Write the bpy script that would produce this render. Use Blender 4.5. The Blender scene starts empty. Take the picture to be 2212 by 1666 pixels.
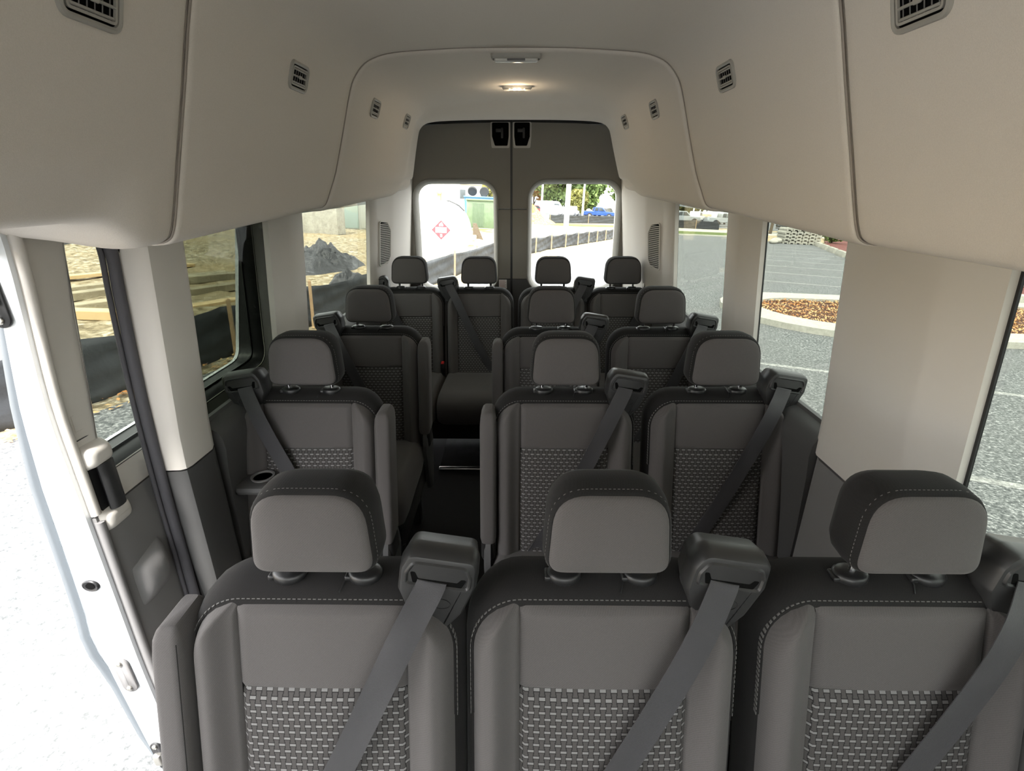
import bpy, bmesh, math, random
from math import sin, cos, pi, radians as rad, sqrt, exp, atan2, tan, floor, hypot
from mathutils import Vector, Matrix, Quaternion
from mathutils.geometry import delaunay_2d_cdt

random.seed(7)
SC = bpy.context.scene
COL = SC.collection

# ------------------------------------------------------------------ camera
F_PX = 1100.0
PITCH = math.atan((833 - 398) / F_PX)
YAW = math.atan(13 / F_PX * cos(PITCH))
cam_d = bpy.data.cameras.new('camera')
cam = bpy.data.objects.new('camera', cam_d)
COL.objects.link(cam)
cam.location = (0.01, 0.0, 1.60)
cam.rotation_euler = (pi / 2 - PITCH, 0.0, YAW)
cam_d.sensor_fit = 'HORIZONTAL'
cam_d.sensor_width = 36.0
cam_d.lens = 36.0 * F_PX / 2212.0
cam_d.clip_start = 0.02
cam_d.clip_end = 2000.0
SC.camera = cam

# ------------------------------------------------------------------ light
world = bpy.data.worlds.new('hazy_sky')
SC.world = world
world.use_nodes = True
wn = world.node_tree.nodes
bg = wn['Background']
bg.inputs['Color'].default_value = (0.98, 0.985, 1.0, 1)
bg.inputs['Strength'].default_value = 1.0

sun_d = bpy.data.lights.new('sun', 'SUN')
sun_d.energy = 1.5
sun_d.angle = rad(6)
sun_d.color = (1.0, 0.97, 0.92)
sun = bpy.data.objects.new('sun', sun_d)
COL.objects.link(sun)
# high sun ahead of the van, a little to the door side
sun_dir = Vector((-0.18, -0.62, 1.10)).normalized()       # towards the sun
sun.rotation_euler = sun_dir.to_track_quat('Z', 'Y').to_euler()
sun.location = (-20, 15, 50)

VS = SC.view_settings
VS.view_transform = 'Standard'
VS.look = 'None'
VS.gamma = 1.0
VS.use_curve_mapping = False
VS.exposure = 3.0
SC.cycles.use_denoising = True
SC.cycles.max_bounces = 8
SC.cycles.diffuse_bounces = 6
SC.cycles.glossy_bounces = 3
SC.cycles.transparent_max_bounces = 16
SC.cycles.use_adaptive_sampling = True
SC.cycles.adaptive_threshold = 0.045
SC.cycles.sample_clamp_indirect = 6.0

# ------------------------------------------------------------------ materials
MATS = {}


class NT:
    def __init__(self, m):
        self.t = m.node_tree
        self.n = self.t.nodes
        self.l = self.t.links

    def new(self, t, **kw):
        x = self.n.new(t)
        for k, v in kw.items():
            setattr(x, k, v)
        return x

    def link(self, a, b):
        self.l.new(a, b)

    def math(self, op, a, b=None, c=None):
        x = self.n.new('ShaderNodeMath')
        x.operation = op
        for i, q in enumerate((a, b, c)):
            if q is None:
                continue
            if isinstance(q, (int, float)):
                x.inputs[i].default_value = q
            else:
                self.l.new(q, x.inputs[i])
        return x.outputs[0]

    def mix(self, fac, a, b):
        x = self.n.new('ShaderNodeMix')
        x.data_type = 'RGBA'
        for s, q in ((x.inputs['Factor'], fac), (x.inputs['A'], a), (x.inputs['B'], b)):
            if isinstance(q, (int, float)):
                s.default_value = q
            elif isinstance(q, tuple):
                s.default_value = q if len(q) == 4 else (*q, 1)
            else:
                self.l.new(q, s)
        return x.outputs['Result']


def c4(c):
    return (c[0], c[1], c[2], 1.0)


def mat(name, col, rough=0.6, metal=0.0, bump=None, var=None, spec=0.5, coat=0.0, emit=None, sheen=0.0):
    """bump=(scale,strength[,detail]); var=(scale, second colour[, contrast])"""
    if name in MATS:
        return MATS[name]
    m = bpy.data.materials.new(name)
    m.use_nodes = True
    N = NT(m)
    b = N.n['Principled BSDF']
    b.inputs['Base Color'].default_value = c4(col)
    b.inputs['Roughness'].default_value = rough
    b.inputs['Metallic'].default_value = metal
    b.inputs['Specular IOR Level'].default_value = spec
    b.inputs['Coat Weight'].default_value = coat
    b.inputs['Sheen Weight'].default_value = sheen
    if emit:
        b.inputs['Emission Color'].default_value = c4(emit[0])
        b.inputs['Emission Strength'].default_value = emit[1]
    if bump or var:
        tc = N.new('ShaderNodeTexCoord')
    if var:
        nz = N.new('ShaderNodeTexNoise')
        nz.inputs['Scale'].default_value = var[0]
        nz.inputs['Detail'].default_value = 6
        N.link(tc.outputs['Object'], nz.inputs['Vector'])
        r = N.new('ShaderNodeMapRange')
        k = var[2] if len(var) > 2 else 0.2
        r.inputs['From Min'].default_value = 0.5 - k
        r.inputs['From Max'].default_value = 0.5 + k
        N.link(nz.outputs['Fac'], r.inputs['Value'])
        N.link(N.mix(r.outputs['Result'], c4(col), c4(var[1])), b.inputs['Base Color'])
    if bump:
        nz = N.new('ShaderNodeTexNoise')
        nz.inputs['Scale'].default_value = bump[0]
        nz.inputs['Detail'].default_value = bump[2] if len(bump) > 2 else 3
        N.link(tc.outputs['Object'], nz.inputs['Vector'])
        bp = N.new('ShaderNodeBump')
        bp.inputs['Strength'].default_value = bump[1]
        bp.inputs['Distance'].default_value = 0.002 if bump[0] > 40 else 0.05
        N.link(nz.outputs['Fac'], bp.inputs['Height'])
        N.link(bp.outputs['Normal'], b.inputs['Normal'])
    MATS[name] = m
    return m


def glass(name, tint, refl=0.014):
    m = bpy.data.materials.new(name)
    m.use_nodes = True
    N = NT(m)
    N.n.remove(N.n['Principled BSDF'])
    out = N.n['Material Output']
    tr = N.new('ShaderNodeBsdfTransparent')
    tr.inputs['Color'].default_value = c4(tint)
    gl = N.new('ShaderNodeBsdfGlossy')
    gl.inputs['Roughness'].default_value = 0.0
    lw = N.new('ShaderNodeLayerWeight')
    lw.inputs['Blend'].default_value = 0.5
    fac = N.math('ADD', N.math('MULTIPLY', N.math('POWER', lw.outputs['Facing'], 5.0), 0.22), refl)
    mx = N.new('ShaderNodeMixShader')
    N.link(fac, mx.inputs[0])
    N.link(tr.outputs[0], mx.inputs[1])
    N.link(gl.outputs[0], mx.inputs[2])
    N.link(mx.outputs[0], out.inputs['Surface'])
    MATS[name] = m
    return m


def weave(name, base, dark, dash):
    """flat woven cloth: short pale dashes in staggered rows between vertical strips"""
    m = bpy.data.materials.new(name)
    m.use_nodes = True
    N = NT(m)
    b = N.n['Principled BSDF']
    b.inputs['Roughness'].default_value = 0.85
    b.inputs['Specular IOR Level'].default_value = 0.2
    tc = N.new('ShaderNodeTexCoord')
    sp = N.new('ShaderNodeSeparateXYZ')
    N.link(tc.outputs['Object'], sp.inputs[0])
    u = N.math('MULTIPLY', sp.outputs['X'], 1 / 0.0188)
    v = N.math('MULTIPLY', sp.outputs['Z'], 1 / 0.0118)
    row = N.math('FLOOR', v)
    off = N.math('MULTIPLY', N.math('FLOORED_MODULO', row, 2.0), 0.5)
    du = N.math('ABSOLUTE', N.math('SUBTRACT', N.math('FRACT', N.math('ADD', u, off)), 0.5))
    dv = N.math('ABSOLUTE', N.math('SUBTRACT', N.math('FRACT', v), 0.5))
    inrow = N.math('LESS_THAN', dv, 0.17)
    isd = N.math('MULTIPLY', N.math('LESS_THAN', du, 0.27), inrow)
    edge = N.math('MULTIPLY', N.math('LESS_THAN', N.math('ABSOLUTE', N.math('SUBTRACT', du, 0.27)), 0.05), N.math('LESS_THAN', dv, 0.5))
    shade = N.math('MULTIPLY', N.math('LESS_THAN', N.math('ABSOLUTE', N.math('SUBTRACT', dv, 0.23)), 0.06), N.math('LESS_THAN', du, 0.3))
    nz = N.new('ShaderNodeTexNoise')
    nz.inputs['Scale'].default_value = 900
    N.link(tc.outputs['Object'], nz.inputs['Vector'])
    c = N.mix(N.math('MULTIPLY', nz.outputs['Fac'], 0.6), c4(base), c4(tuple(x * 1.5 for x in base)))
    c = N.mix(N.math('MULTIPLY', edge, 0.8), c, c4(dark))
    c = N.mix(N.math('MULTIPLY', shade, 0.7), c, c4(dark))
    c = N.mix(isd, c, c4(dash))
    N.link(c, b.inputs['Base Color'])
    h = N.math('SUBTRACT', N.math('MULTIPLY', isd, 0.6), N.math('MULTIPLY', edge, 0.8))
    bp = N.new('ShaderNodeBump')
    bp.inputs['Strength'].default_value = 0.5
    bp.inputs['Distance'].default_value = 0.001
    N.link(h, bp.inputs['Height'])
    N.link(bp.outputs['Normal'], b.inputs['Normal'])
    MATS[name] = m
    return m


def twill(name, c1, c2, sheen=0.0):
    """fine diagonal ribbed cloth"""
    m = bpy.data.materials.new(name)
    m.use_nodes = True
    N = NT(m)
    b = N.n['Principled BSDF']
    b.inputs['Roughness'].default_value = 0.9
    b.inputs['Specular IOR Level'].default_value = 0.15
    b.inputs['Sheen Weight'].default_value = sheen
    tc = N.new('ShaderNodeTexCoord')
    sp = N.new('ShaderNodeSeparateXYZ')
    N.link(tc.outputs['Object'], sp.inputs[0])
    d = N.math('ADD', N.math('MULTIPLY', sp.outputs['X'], 1500.0), N.math('MULTIPLY', sp.outputs['Z'], -1500.0))
    w = N.math('ADD', N.math('MULTIPLY', N.math('SINE', d), 0.5), 0.5)
    nz = N.new('ShaderNodeTexNoise')
    nz.inputs['Scale'].default_value = 700
    N.link(tc.outputs['Object'], nz.inputs['Vector'])
    f = N.math('ADD', N.math('MULTIPLY', w, 0.2), N.math('MULTIPLY', nz.outputs['Fac'], 0.8))
    N.link(N.mix(f, c4(c1), c4(c2)), b.inputs['Base Color'])
    bp = N.new('ShaderNodeBump')
    bp.inputs['Strength'].default_value = 0.25
    bp.inputs['Distance'].default_value = 0.0006
    N.link(f, bp.inputs['Height'])
    N.link(bp.outputs['Normal'], b.inputs['Normal'])
    MATS[name] = m
    return m


def speckle(name, cols, scale, rough=0.9, bump=0.3, big=None, dist=0.01):
    """granular ground: cols = [(pos, colour) ...] over fine noise, optional large-scale tint big=(scale, colour, amount)"""
    m = bpy.data.materials.new(name)
    m.use_nodes = True
    N = NT(m)
    b = N.n['Principled BSDF']
    b.inputs['Roughness'].default_value = rough
    b.inputs['Specular IOR Level'].default_value = 0.2
    tc = N.new('ShaderNodeTexCoord')
    nz = N.new('ShaderNodeTexNoise')
    nz.inputs['Scale'].default_value = scale
    nz.inputs['Detail'].default_value = 7
    nz.inputs['Roughness'].default_value = 0.75
    N.link(tc.outputs['Object'], nz.inputs['Vector'])
    cr = N.new('ShaderNodeValToRGB')
    e = cr.color_ramp.elements
    while len(e) < len(cols):
        e.new(0.5)
    for k, (p, c) in enumerate(cols):
        e[k].position = p
        e[k].color = c4(c)
    N.link(nz.outputs['Fac'], cr.inputs['Fac'])
    col = cr.outputs['Color']
    if big:
        n2 = N.new('ShaderNodeTexNoise')
        n2.inputs['Scale'].default_value = big[0]
        n2.inputs['Detail'].default_value = 4
        N.link(tc.outputs['Object'], n2.inputs['Vector'])
        r = N.new('ShaderNodeMapRange')
        r.inputs['From Min'].default_value = 0.42
        r.inputs['From Max'].default_value = 0.62
        r.inputs['To Max'].default_value = big[2]
        N.link(n2.outputs['Fac'], r.inputs['Value'])
        col = N.mix(r.outputs['Result'], col, c4(big[1]))
    N.link(col, b.inputs['Base Color'])
    bp = N.new('ShaderNodeBump')
    bp.inputs['Strength'].default_value = bump
    bp.inputs['Distance'].default_value = dist
    N.link(nz.outputs['Fac'], bp.inputs['Height'])
    N.link(bp.outputs['Normal'], b.inputs['Normal'])
    MATS[name] = m
    return m


# interior
M_HEAD = mat('headliner_cloth', (0.785, 0.73, 0.665), 0.95, bump=(900, 0.25), var=(500, (0.735, 0.682, 0.62)), spec=0.1)
M_TRIM = mat('pale_trim_plastic', (0.57, 0.54, 0.50), 0.6, bump=(1200, 0.08), spec=0.3)
M_DOORP = mat('rear_door_panel', (0.27, 0.252, 0.225), 0.85, bump=(700, 0.2), spec=0.2)
M_DARKP = mat('charcoal_plastic', (0.072, 0.071, 0.071), 0.55, bump=(900, 0.15), spec=0.35)
M_GREYP = mat('mid_grey_plastic', (0.19, 0.185, 0.185), 0.6, bump=(900, 0.15), spec=0.35)
M_BLACK = mat('black_plastic', (0.012, 0.012, 0.013), 0.4, spec=0.5)
M_GUIDE = mat('belt_guide_plastic', (0.024, 0.024, 0.0245), 0.42, bump=(1500, 0.1), spec=0.5)
M_HOLE = mat('dark_opening', (0.002, 0.002, 0.002), 0.9, spec=0.1)
M_RUB = mat('rubber_seal', (0.085, 0.082, 0.092), 0.65, spec=0.3)
M_DASH = mat('dashboard_grey', (0.32, 0.30, 0.275), 0.7, spec=0.3)
M_FLOOR = mat('rubber_floor', (0.016, 0.016, 0.017), 0.75, bump=(300, 0.3), spec=0.3)
M_STEPL = mat('lit_aisle_floor', (0.06, 0.062, 0.062), 0.8, bump=(60, 0.2), var=(14, (0.035, 0.036, 0.036)))
M_ALU = mat('brushed_metal', (0.62, 0.60, 0.56), 0.35, metal=1.0)
M_CHROME = mat('chrome', (0.75, 0.75, 0.77), 0.12, metal=1.0)
M_PAINT = mat('white_paint', (0.74, 0.77, 0.80), 0.25, coat=0.6, spec=0.5)
M_FLANGE_SHADE = mat('shaded_flange_grey', (0.13, 0.145, 0.16), 0.5)  # shade of the rolled door edge put into the flange colour
M_FAB = twill('grey_seat_cloth', (0.064, 0.0595, 0.0585), (0.107, 0.0995, 0.098), 0.1)
M_FABD = twill('charcoal_seat_cloth', (0.010, 0.0094, 0.0094), (0.019, 0.018, 0.018), 0.05)
M_INS = weave('woven_seat_cloth', (0.059, 0.055, 0.054), (0.014, 0.0135, 0.0135), (0.20, 0.197, 0.195))
M_BELT = mat('belt_webbing', (0.026, 0.025, 0.029), 0.5, bump=(1400, 0.5), spec=0.5, sheen=0.2)
M_STITCH = mat('stitch_thread', (0.13, 0.127, 0.122), 0.8)
M_LENS = mat('lamp_lens', (0.75, 0.74, 0.70), 0.25, spec=0.5)
M_LED = mat('lamp_diode', (1, 0.85, 0.6), 0.4, emit=((1.0, 0.72, 0.42), 40.0))
M_RED = mat('buckle_red', (0.6, 0.03, 0.03), 0.4)
M_SURR = mat('window_surround', (0.25, 0.24, 0.215), 0.6, spec=0.3)
M_SEAM_SHADE = mat('seam_gap_shadow', (0.36, 0.32, 0.285), 0.9, spec=0.1)
M_VENT = mat('vent_plastic', (0.40, 0.385, 0.35), 0.5, spec=0.4)
M_LABEL = mat('paper_label', (0.8, 0.78, 0.76), 0.6)
M_LABELR = mat('label_red_print', (0.6, 0.38, 0.38), 0.6)
G_TINT = glass('privacy_glass', (0.50, 0.52, 0.49))
G_CLEAR = glass('clear_glass', (0.93, 0.95, 0.935))


# ------------------------------------------------------------------ mesh helpers
class MB:
    def __init__(self):
        self.v = []
        self.f = []

    def add(self, v, f):
        o = len(self.v)
        self.v += [tuple(p) for p in v]
        self.f += [tuple(i + o for i in q) for q in f]
        return self

    def loft(self, rings, c0=True, c1=True, closed=True):
        n = len(rings[0])
        v = [p for r in rings for p in r]
        f = []
        for i in range(len(rings) - 1):
            for j in range(n if closed else n - 1):
                k = (j + 1) % n
                f.append((i * n + j, i * n + k, (i + 1) * n + k, (i + 1) * n + j))
        if c0:
            f.append(tuple(range(n - 1, -1, -1)))
        if c1:
            b = (len(rings) - 1) * n
            f.append(tuple(range(b, b + n)))
        return self.add(v, f)

    def grid(self, fn, nu, nv):
        v = [fn(i / nu, j / nv) for j in range(nv + 1) for i in range(nu + 1)]
        f = [(j * (nu + 1) + i, j * (nu + 1) + i + 1, (j + 1) * (nu + 1) + i + 1, (j + 1) * (nu + 1) + i)
             for j in range(nv) for i in range(nu)]
        return self.add(v, f)

    def box(self, a, b):
        (x0, y0, z0), (x1, y1, z1) = a, b
        v = [(x0, y0, z0), (x1, y0, z0), (x1, y1, z0), (x0, y1, z0), (x0, y0, z1), (x1, y0, z1), (x1, y1, z1), (x0, y1, z1)]
        return self.add(v, [(3, 2, 1, 0), (4, 5, 6, 7), (0, 1, 5, 4), (1, 2, 6, 5), (2, 3, 7, 6), (3, 0, 4, 7)])

    def rbox(self, a, b, r, n=3, axis=2):
        """box with rounded vertical edges and softened ends along axis"""
        ax = [i for i in range(3) if i != axis]
        ca = [(a[i] + b[i]) / 2 for i in range(3)]
        w, h = abs(b[ax[0]] - a[ax[0]]), abs(b[ax[1]] - a[ax[1]])
        lo, hi = min(a[axis], b[axis]), max(a[axis], b[axis])
        e = min(r, (hi - lo) * 0.45)
        rings = []
        for t, ins in ((lo, e), (lo + e * 0.3, e * 0.3), (lo + e, 0), (hi - e, 0), (hi - e * 0.3, e * 0.3), (hi, e)):
            ring = []
            for (p, q) in rrect(w - 2 * ins, h - 2 * ins, max(r - ins, 0.0004), n):
                pt = [0, 0, 0]
                pt[ax[0]] = ca[ax[0]] + p
                pt[ax[1]] = ca[ax[1]] + q
                pt[axis] = t
                ring.append(tuple(pt))
            rings.append(ring)
        return self.loft(rings)

    def tube(self, path, r, n=8, cap=True):
        P = [Vector(p) for p in path]
        rs = r if isinstance(r, (list, tuple)) else [r] * len(P)
        rings = []
        up = None
        for i, p in enumerate(P):
            d = (P[min(i + 1, len(P) - 1)] - P[max(i - 1, 0)]).normalized()
            if up is None:
                up = Vector((0, 0, 1)) if abs(d.z) < 0.9 else Vector((1, 0, 0))
            a = d.cross(up).normalized()
            up = a.cross(d).normalized()
            rings.append([tuple(p + (a * cos(2 * pi * k / n) + up * sin(2 * pi * k / n)) * rs[i]) for k in range(n)])
        return self.loft(rings, cap, cap)

    def lathe(self, prof, n=16, at=(0, 0, 0), axis='Z'):
        rings = []
        for r, z in prof:
            ring = []
            for k in range(n):
                c, s = r * cos(2 * pi * k / n), r * sin(2 * pi * k / n)
                p = (c, s, z) if axis == 'Z' else ((z, c, s) if axis == 'X' else (s, z, c))
                ring.append((p[0] + at[0], p[1] + at[1], p[2] + at[2]))
            rings.append(ring)
        return self.loft(rings)

    def prism(self, poly, fn, w0, w1):
        return self.loft([[fn(u, v, w0) for u, v in poly], [fn(u, v, w1) for u, v in poly]])

    def xf(self, m):
        self.v = [tuple(m @ Vector(p)) for p in self.v]
        return self

    def mesh(self, name, m, smooth=35):
        me = bpy.data.meshes.new(name)
        me.from_pydata(self.v, [], self.f)
        bm = bmesh.new()
        bm.from_mesh(me)
        bmesh.ops.remove_doubles(bm, verts=bm.verts, dist=1e-6)
        bmesh.ops.recalc_face_normals(bm, faces=bm.faces)
        bm.to_mesh(me)
        bm.free()
        me.materials.append(m)
        if smooth:
            me.polygons.foreach_set('use_smooth', [True] * len(me.polygons))
            me.set_sharp_from_angle(angle=rad(smooth))
        me.update()
        return me

    def build(self, name, m, parent=None, smooth=35):
        return link(name, self.mesh(name, m, smooth), parent)


def link(name, me, parent=None, mw=None):
    o = bpy.data.objects.new(name, me)
    COL.objects.link(o)
    if parent is not None:
        o.parent = parent
    if mw is not None:
        o.matrix_basis = mw
    return o


def tag(o, label=None, cat=None, group=None, kind=None):
    if label:
        o['label'] = label
    if cat:
        o['category'] = cat
    if group:
        o['group'] = group
    if kind:
        o['kind'] = kind
    return o


def empty(name, mw=None):
    o = bpy.data.objects.new(name, None)
    o.empty_display_size = 0.1
    COL.objects.link(o)
    if mw is not None:
        o.matrix_basis = mw
    return o


def copy_tree(o, parent=None):
    c = o.copy()
    COL.objects.link(c)
    c.parent = parent
    for ch in list(o.children):
        copy_tree(ch, c)
    return c


def rrect(w, h, r, n=4):
    if isinstance(r, (int, float)):
        r = (r, r, r, r)
    pts = []
    for (sx, sy, a0, q) in ((1, -1, -pi / 2, r[0]), (1, 1, 0, r[1]), (-1, 1, pi / 2, r[2]), (-1, -1, pi, r[3])):
        cx, cy = sx * (w / 2 - q), sy * (h / 2 - q)
        for k in range(n + 1):
            a = a0 + pi / 2 * k / n
            pts.append((cx + q * cos(a), cy + q * sin(a)))
    return pts


def rpoly(pts, radii, n=4):
    """polygon with rounded corners"""
    out = []
    N = len(pts)
    for i in range(N):
        p = Vector(pts[i])
        a = Vector(pts[i - 1]) - p
        b = Vector(pts[(i + 1) % N]) - p
        r = radii[i] if isinstance(radii, (list, tuple)) else radii
        if r <= 0:
            out.append(tuple(p))
            continue
        al, bl = a.length, b.length
        a.normalize()
        b.normalize()
        half = math.acos(max(-1, min(1, a.dot(b)))) / 2
        d = min(r / tan(half), al * 0.49, bl * 0.49)
        p0, p1 = p + a * d, p + b * d
        for k in range(n + 1):
            t = k / n
            out.append(tuple(p0 * (1 - t) ** 2 + p * 2 * t * (1 - t) + p1 * t * t))
    return out


def inset(poly, d):
    """move a closed 2-D polygon inwards (counter-clockwise positive)"""
    n = len(poly)
    area = sum(poly[i][0] * poly[(i + 1) % n][1] - poly[(i + 1) % n][0] * poly[i][1] for i in range(n))
    s = 1 if area > 0 else -1
    out = []
    for i in range(n):
        p0, p, p1 = Vector(poly[i - 1]), Vector(poly[i]), Vector(poly[(i + 1) % n])
        e0, e1 = (p - p0), (p1 - p)
        if e0.length < 1e-9 or e1.length < 1e-9:
            t = (p1 - p0).normalized()
        else:
            t = (e0.normalized() + e1.normalized()).normalized()
        nn = Vector((-t.y, t.x)) * s
        out.append(tuple(p + nn * d))
    return out


def inside(poly, x, y):
    c = False
    n = len(poly)
    j = n - 1
    for i in range(n):
        xi, yi = poly[i]
        xj, yj = poly[j]
        if (yi > y) != (yj > y) and x < (xj - xi) * (y - yi) / (yj - yi) + xi:
            c = not c
        j = i
    return c


def holed(outer, holes, fn, w0, w1, step=0.08, rims=True):
    """sheet with holes; fn(u,v,w) gives the 3-D point, w0 the seen face, w1 the far face"""
    pts = []
    edges = []
    dense = []
    for k in range(len(outer)):
        a_, b_ = Vector(outer[k]), Vector(outer[(k + 1) % len(outer)])
        n_ = max(1, int((b_ - a_).length / step))
        dense += [tuple(a_ + (b_ - a_) * j / n_) for j in range(n_)]
    outer = dense
    for loop in [outer] + holes:
        b = len(pts)
        pts += [Vector(p) for p in loop]
        edges += [(b + i, b + (i + 1) % len(loop)) for i in range(len(loop))]
    us = [p[0] for p in outer]
    vs = [p[1] for p in outer]
    nu = int((max(us) - min(us)) / step)
    nv = int((max(vs) - min(vs)) / step)
    for i in range(1, nu):
        for j in range(1, nv):
            x = min(us) + (max(us) - min(us)) * i / nu
            y = min(vs) + (max(vs) - min(vs)) * j / nv
            if inside(outer, x, y) and not any(inside(h, x, y) for h in holes):
                pts.append(Vector((x, y)))
    v, e, f, _, _, _ = delaunay_2d_cdt(pts, edges, [], 0, 1e-6)
    keep = []
    for t in f:
        cx = sum(v[i].x for i in t) / len(t)
        cy = sum(v[i].y for i in t) / len(t)
        if inside(outer, cx, cy) and not any(inside(h, cx, cy) for h in holes):
            keep.append(tuple(t))
    mb = MB()
    mb.add([fn(p.x, p.y, w0) for p in v], keep)
    mb.add([fn(p.x, p.y, w1) for p in v], [tuple(reversed(t)) for t in keep])
    if rims:
        for loop in [outer] + holes:
            mb.loft([[fn(p[0], p[1], w0) for p in loop], [fn(p[0], p[1], w1) for p in loop]], False, False)
    return mb


def ring_frame(poly, d, fn, w0, w1):
    """closed frame between a polygon and its inset"""
    q = inset(poly, d)
    mb = MB()
    mb.loft([[fn(*p, w0) for p in poly], [fn(*p, w0) for p in q], [fn(*p, w1) for p in q], [fn(*p, w1) for p in poly],
             [fn(*p, w0) for p in poly]], False, False)
    return mb


def smooth(a, b, x):
    t = max(0.0, min(1.0, (x - a) / (b - a)))
    return t * t * (3 - 2 * t)


def catmull(P, n):
    out = []
    P = [Vector(p) for p in P]
    for i in range(len(P) - 1):
        p0, p1, p2, p3 = P[max(i - 1, 0)], P[i], P[i + 1], P[min(i + 2, len(P) - 1)]
        for k in range(n):
            t = k / n
            out.append(0.5 * ((2 * p1) + (p2 - p0) * t + (2 * p0 - 5 * p1 + 4 * p2 - p3) * t * t + (3 * p1 - p0 - 3 * p2 + p3) * t ** 3))
    out.append(P[-1])
    return out

# ================================================================== THE VAN: shell
def xg(z):
    """half width of the glass surface at height z"""
    return 0.905 - 0.09 * max(0.0, z - 0.95)


HALF = [(0, 2.02), (.16, 2.019), (.30, 2.013), (.40, 2.006), (.455, 1.995), (.50, 1.975), (.535, 1.94), (.56, 1.893),
        (.60, 1.765), (.64, 1.64), (.668, 1.55), (.682, 1.512), (.695, 1.494), (.72, 1.486), (.77, 1.487), (.86, 1.50), (.96, 1.51)]
_h = [tuple(p) for p in catmull(HALF, 3)]
HALF_END = [(0, 1.952), (.16, 1.952), (.30, 1.950), (.40, 1.947), (.48, 1.942), (.54, 1.930), (.572, 1.905), (.587, 1.87), (.610, 1.765), (.634, 1.64),
            (.650, 1.57), (.656, 1.53), (.672, 1.505), (.71, 1.490), (.77, 1.487), (.86, 1.50), (.96, 1.51)]
_e = [tuple(p) for p in catmull(HALF_END, 3)]
PROF = [(-x, z) for x, z in reversed(_h)] + _h[1:]
PROFE = [(-x, z) for x, z in reversed(_e)] + [(x * (1 - .05 * smooth(1.5, 1.9, z)), z) for x, z in _e[1:]]


def prof_ring(Y, off=0.0, low=0.0, end=0.0):
    """headliner section at Y; off moves it inwards; low raises the left lower edge"""
    pts = []
    n = len(PROF)
    for i, (x, z) in enumerate(PROF):
        xe, ze = PROFE[i]
        a, b = PROF[max(i - 1, 0)], PROF[min(i + 1, n - 1)]
        tx, tz = b[0] - a[0], b[1] - a[1]
        L = hypot(tx, tz)
        nx, nz = tz / L, -tx / L                      # pointing into the cabin
        o = off
        x2, z2 = x + nx * o, z + nz * o
        if end:
            x2, z2 = x2 + (xe - nx * .002 - x2) * end, z2 + (ze - z2) * end
        z2 += (.040 * max(0, min(Y, 1.9) - 1.0) + .026 * max(0, Y - 1.9)) * smooth(1.66, 1.50, z)
        if x < 0 and low:
            z2 += low * smooth(1.66, 1.50, z)
        pts.append((x2, Y, z2))
    return pts


ceiling = empty('ceiling')
tag(ceiling, 'beige cloth headliner with duct bulges along both sides', kind='structure')
low = lambda Y: 0.055 * (1 - smooth(0.88, 0.985, Y))
mb = MB()
ys = [-1.5, -1.0, -.5, 0, .3, .5, .7, .8, .86, .9, .925, .95, .975, 1.0, 1.03, 1.046]
mb.loft([prof_ring(y, 0, low(y)) for y in ys] + [prof_ring(1.0545, -.003), prof_ring(1.057, -.012)], False, False, closed=False)
mb.build('headliner_panel', M_HEAD, ceiling, 60)
mb = MB()
mb.loft([prof_ring(1.060, -.015), prof_ring(1.061, 0.001), prof_ring(1.066, .005), prof_ring(1.075, .006)] +
        [prof_ring(y, .006) for y in (1.2, 1.35, 1.5, 1.65, 1.8, 1.9, 1.938)] + [prof_ring(1.944, .002), prof_ring(1.946, -.012)], False, False, closed=False)
mb.build('headliner_panel', M_HEAD, ceiling, 60)
mb = MB()
rr = [prof_ring(1.950, -.012), prof_ring(1.951, .008), prof_ring(1.956, .014), prof_ring(1.968, .016)] + [prof_ring(y, .016) for y in (2.1, 2.3, 2.5, 2.7, 2.85, 2.95)]
for y in (3.0, 3.03, 3.06, 3.1, 3.14, 3.18, 3.22, 3.26, 3.30, 3.34):
    rr.append(prof_ring(y, .016, end=smooth(3.01, 3.22, y)))
rr += [prof_ring(3.36, .016, end=1), prof_ring(3.375, .0, end=.95), prof_ring(3.39, -.03, end=.8), prof_ring(3.40, -.10, end=.3)]
mb.loft(rr, False, False, closed=False)
mb.build('headliner_panel', M_HEAD, ceiling, 60)

for yy, oo in ((1.0585, .000), (1.9485, .004)):  # brown tube stands in for the shadow in the panel gaps
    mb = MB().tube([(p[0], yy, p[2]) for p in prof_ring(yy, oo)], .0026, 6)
    mb.build('seam_shade', M_SEAM_SHADE, ceiling, 60)

# outer roof skin keeps the daylight out
mb = MB()
roofp = [(-.97, 1.50), (-.955, 1.62), (-.90, 1.82), (-.80, 2.02), (-.66, 2.11), (-.4, 2.15), (0, 2.16), (.4, 2.15), (.66, 2.11), (.80, 2.02), (.90, 1.82), (.955, 1.62), (.97, 1.50)]
roofq = [(x * .985, z - .02) for x, z in roofp]
sec = roofp + list(reversed(roofq))
mb.loft([[(x, y, z) for x, z in sec] for y in (-1.5, 3.86)])
rear_cap = rpoly([(x, z) for x, z in roofp], 0)
mb.build('roof_skin', M_PAINT, ceiling)
mb = MB()
mb.loft([[(x, y, z) for x, z in ([(-.95, 1.97)] + [(a * .97, b) for a, b in roofp[3:10]] + [(.95, 1.97)])] for y in (3.76, 3.84)])
mb.build('rear_header', M_BLACK, ceiling)

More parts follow.
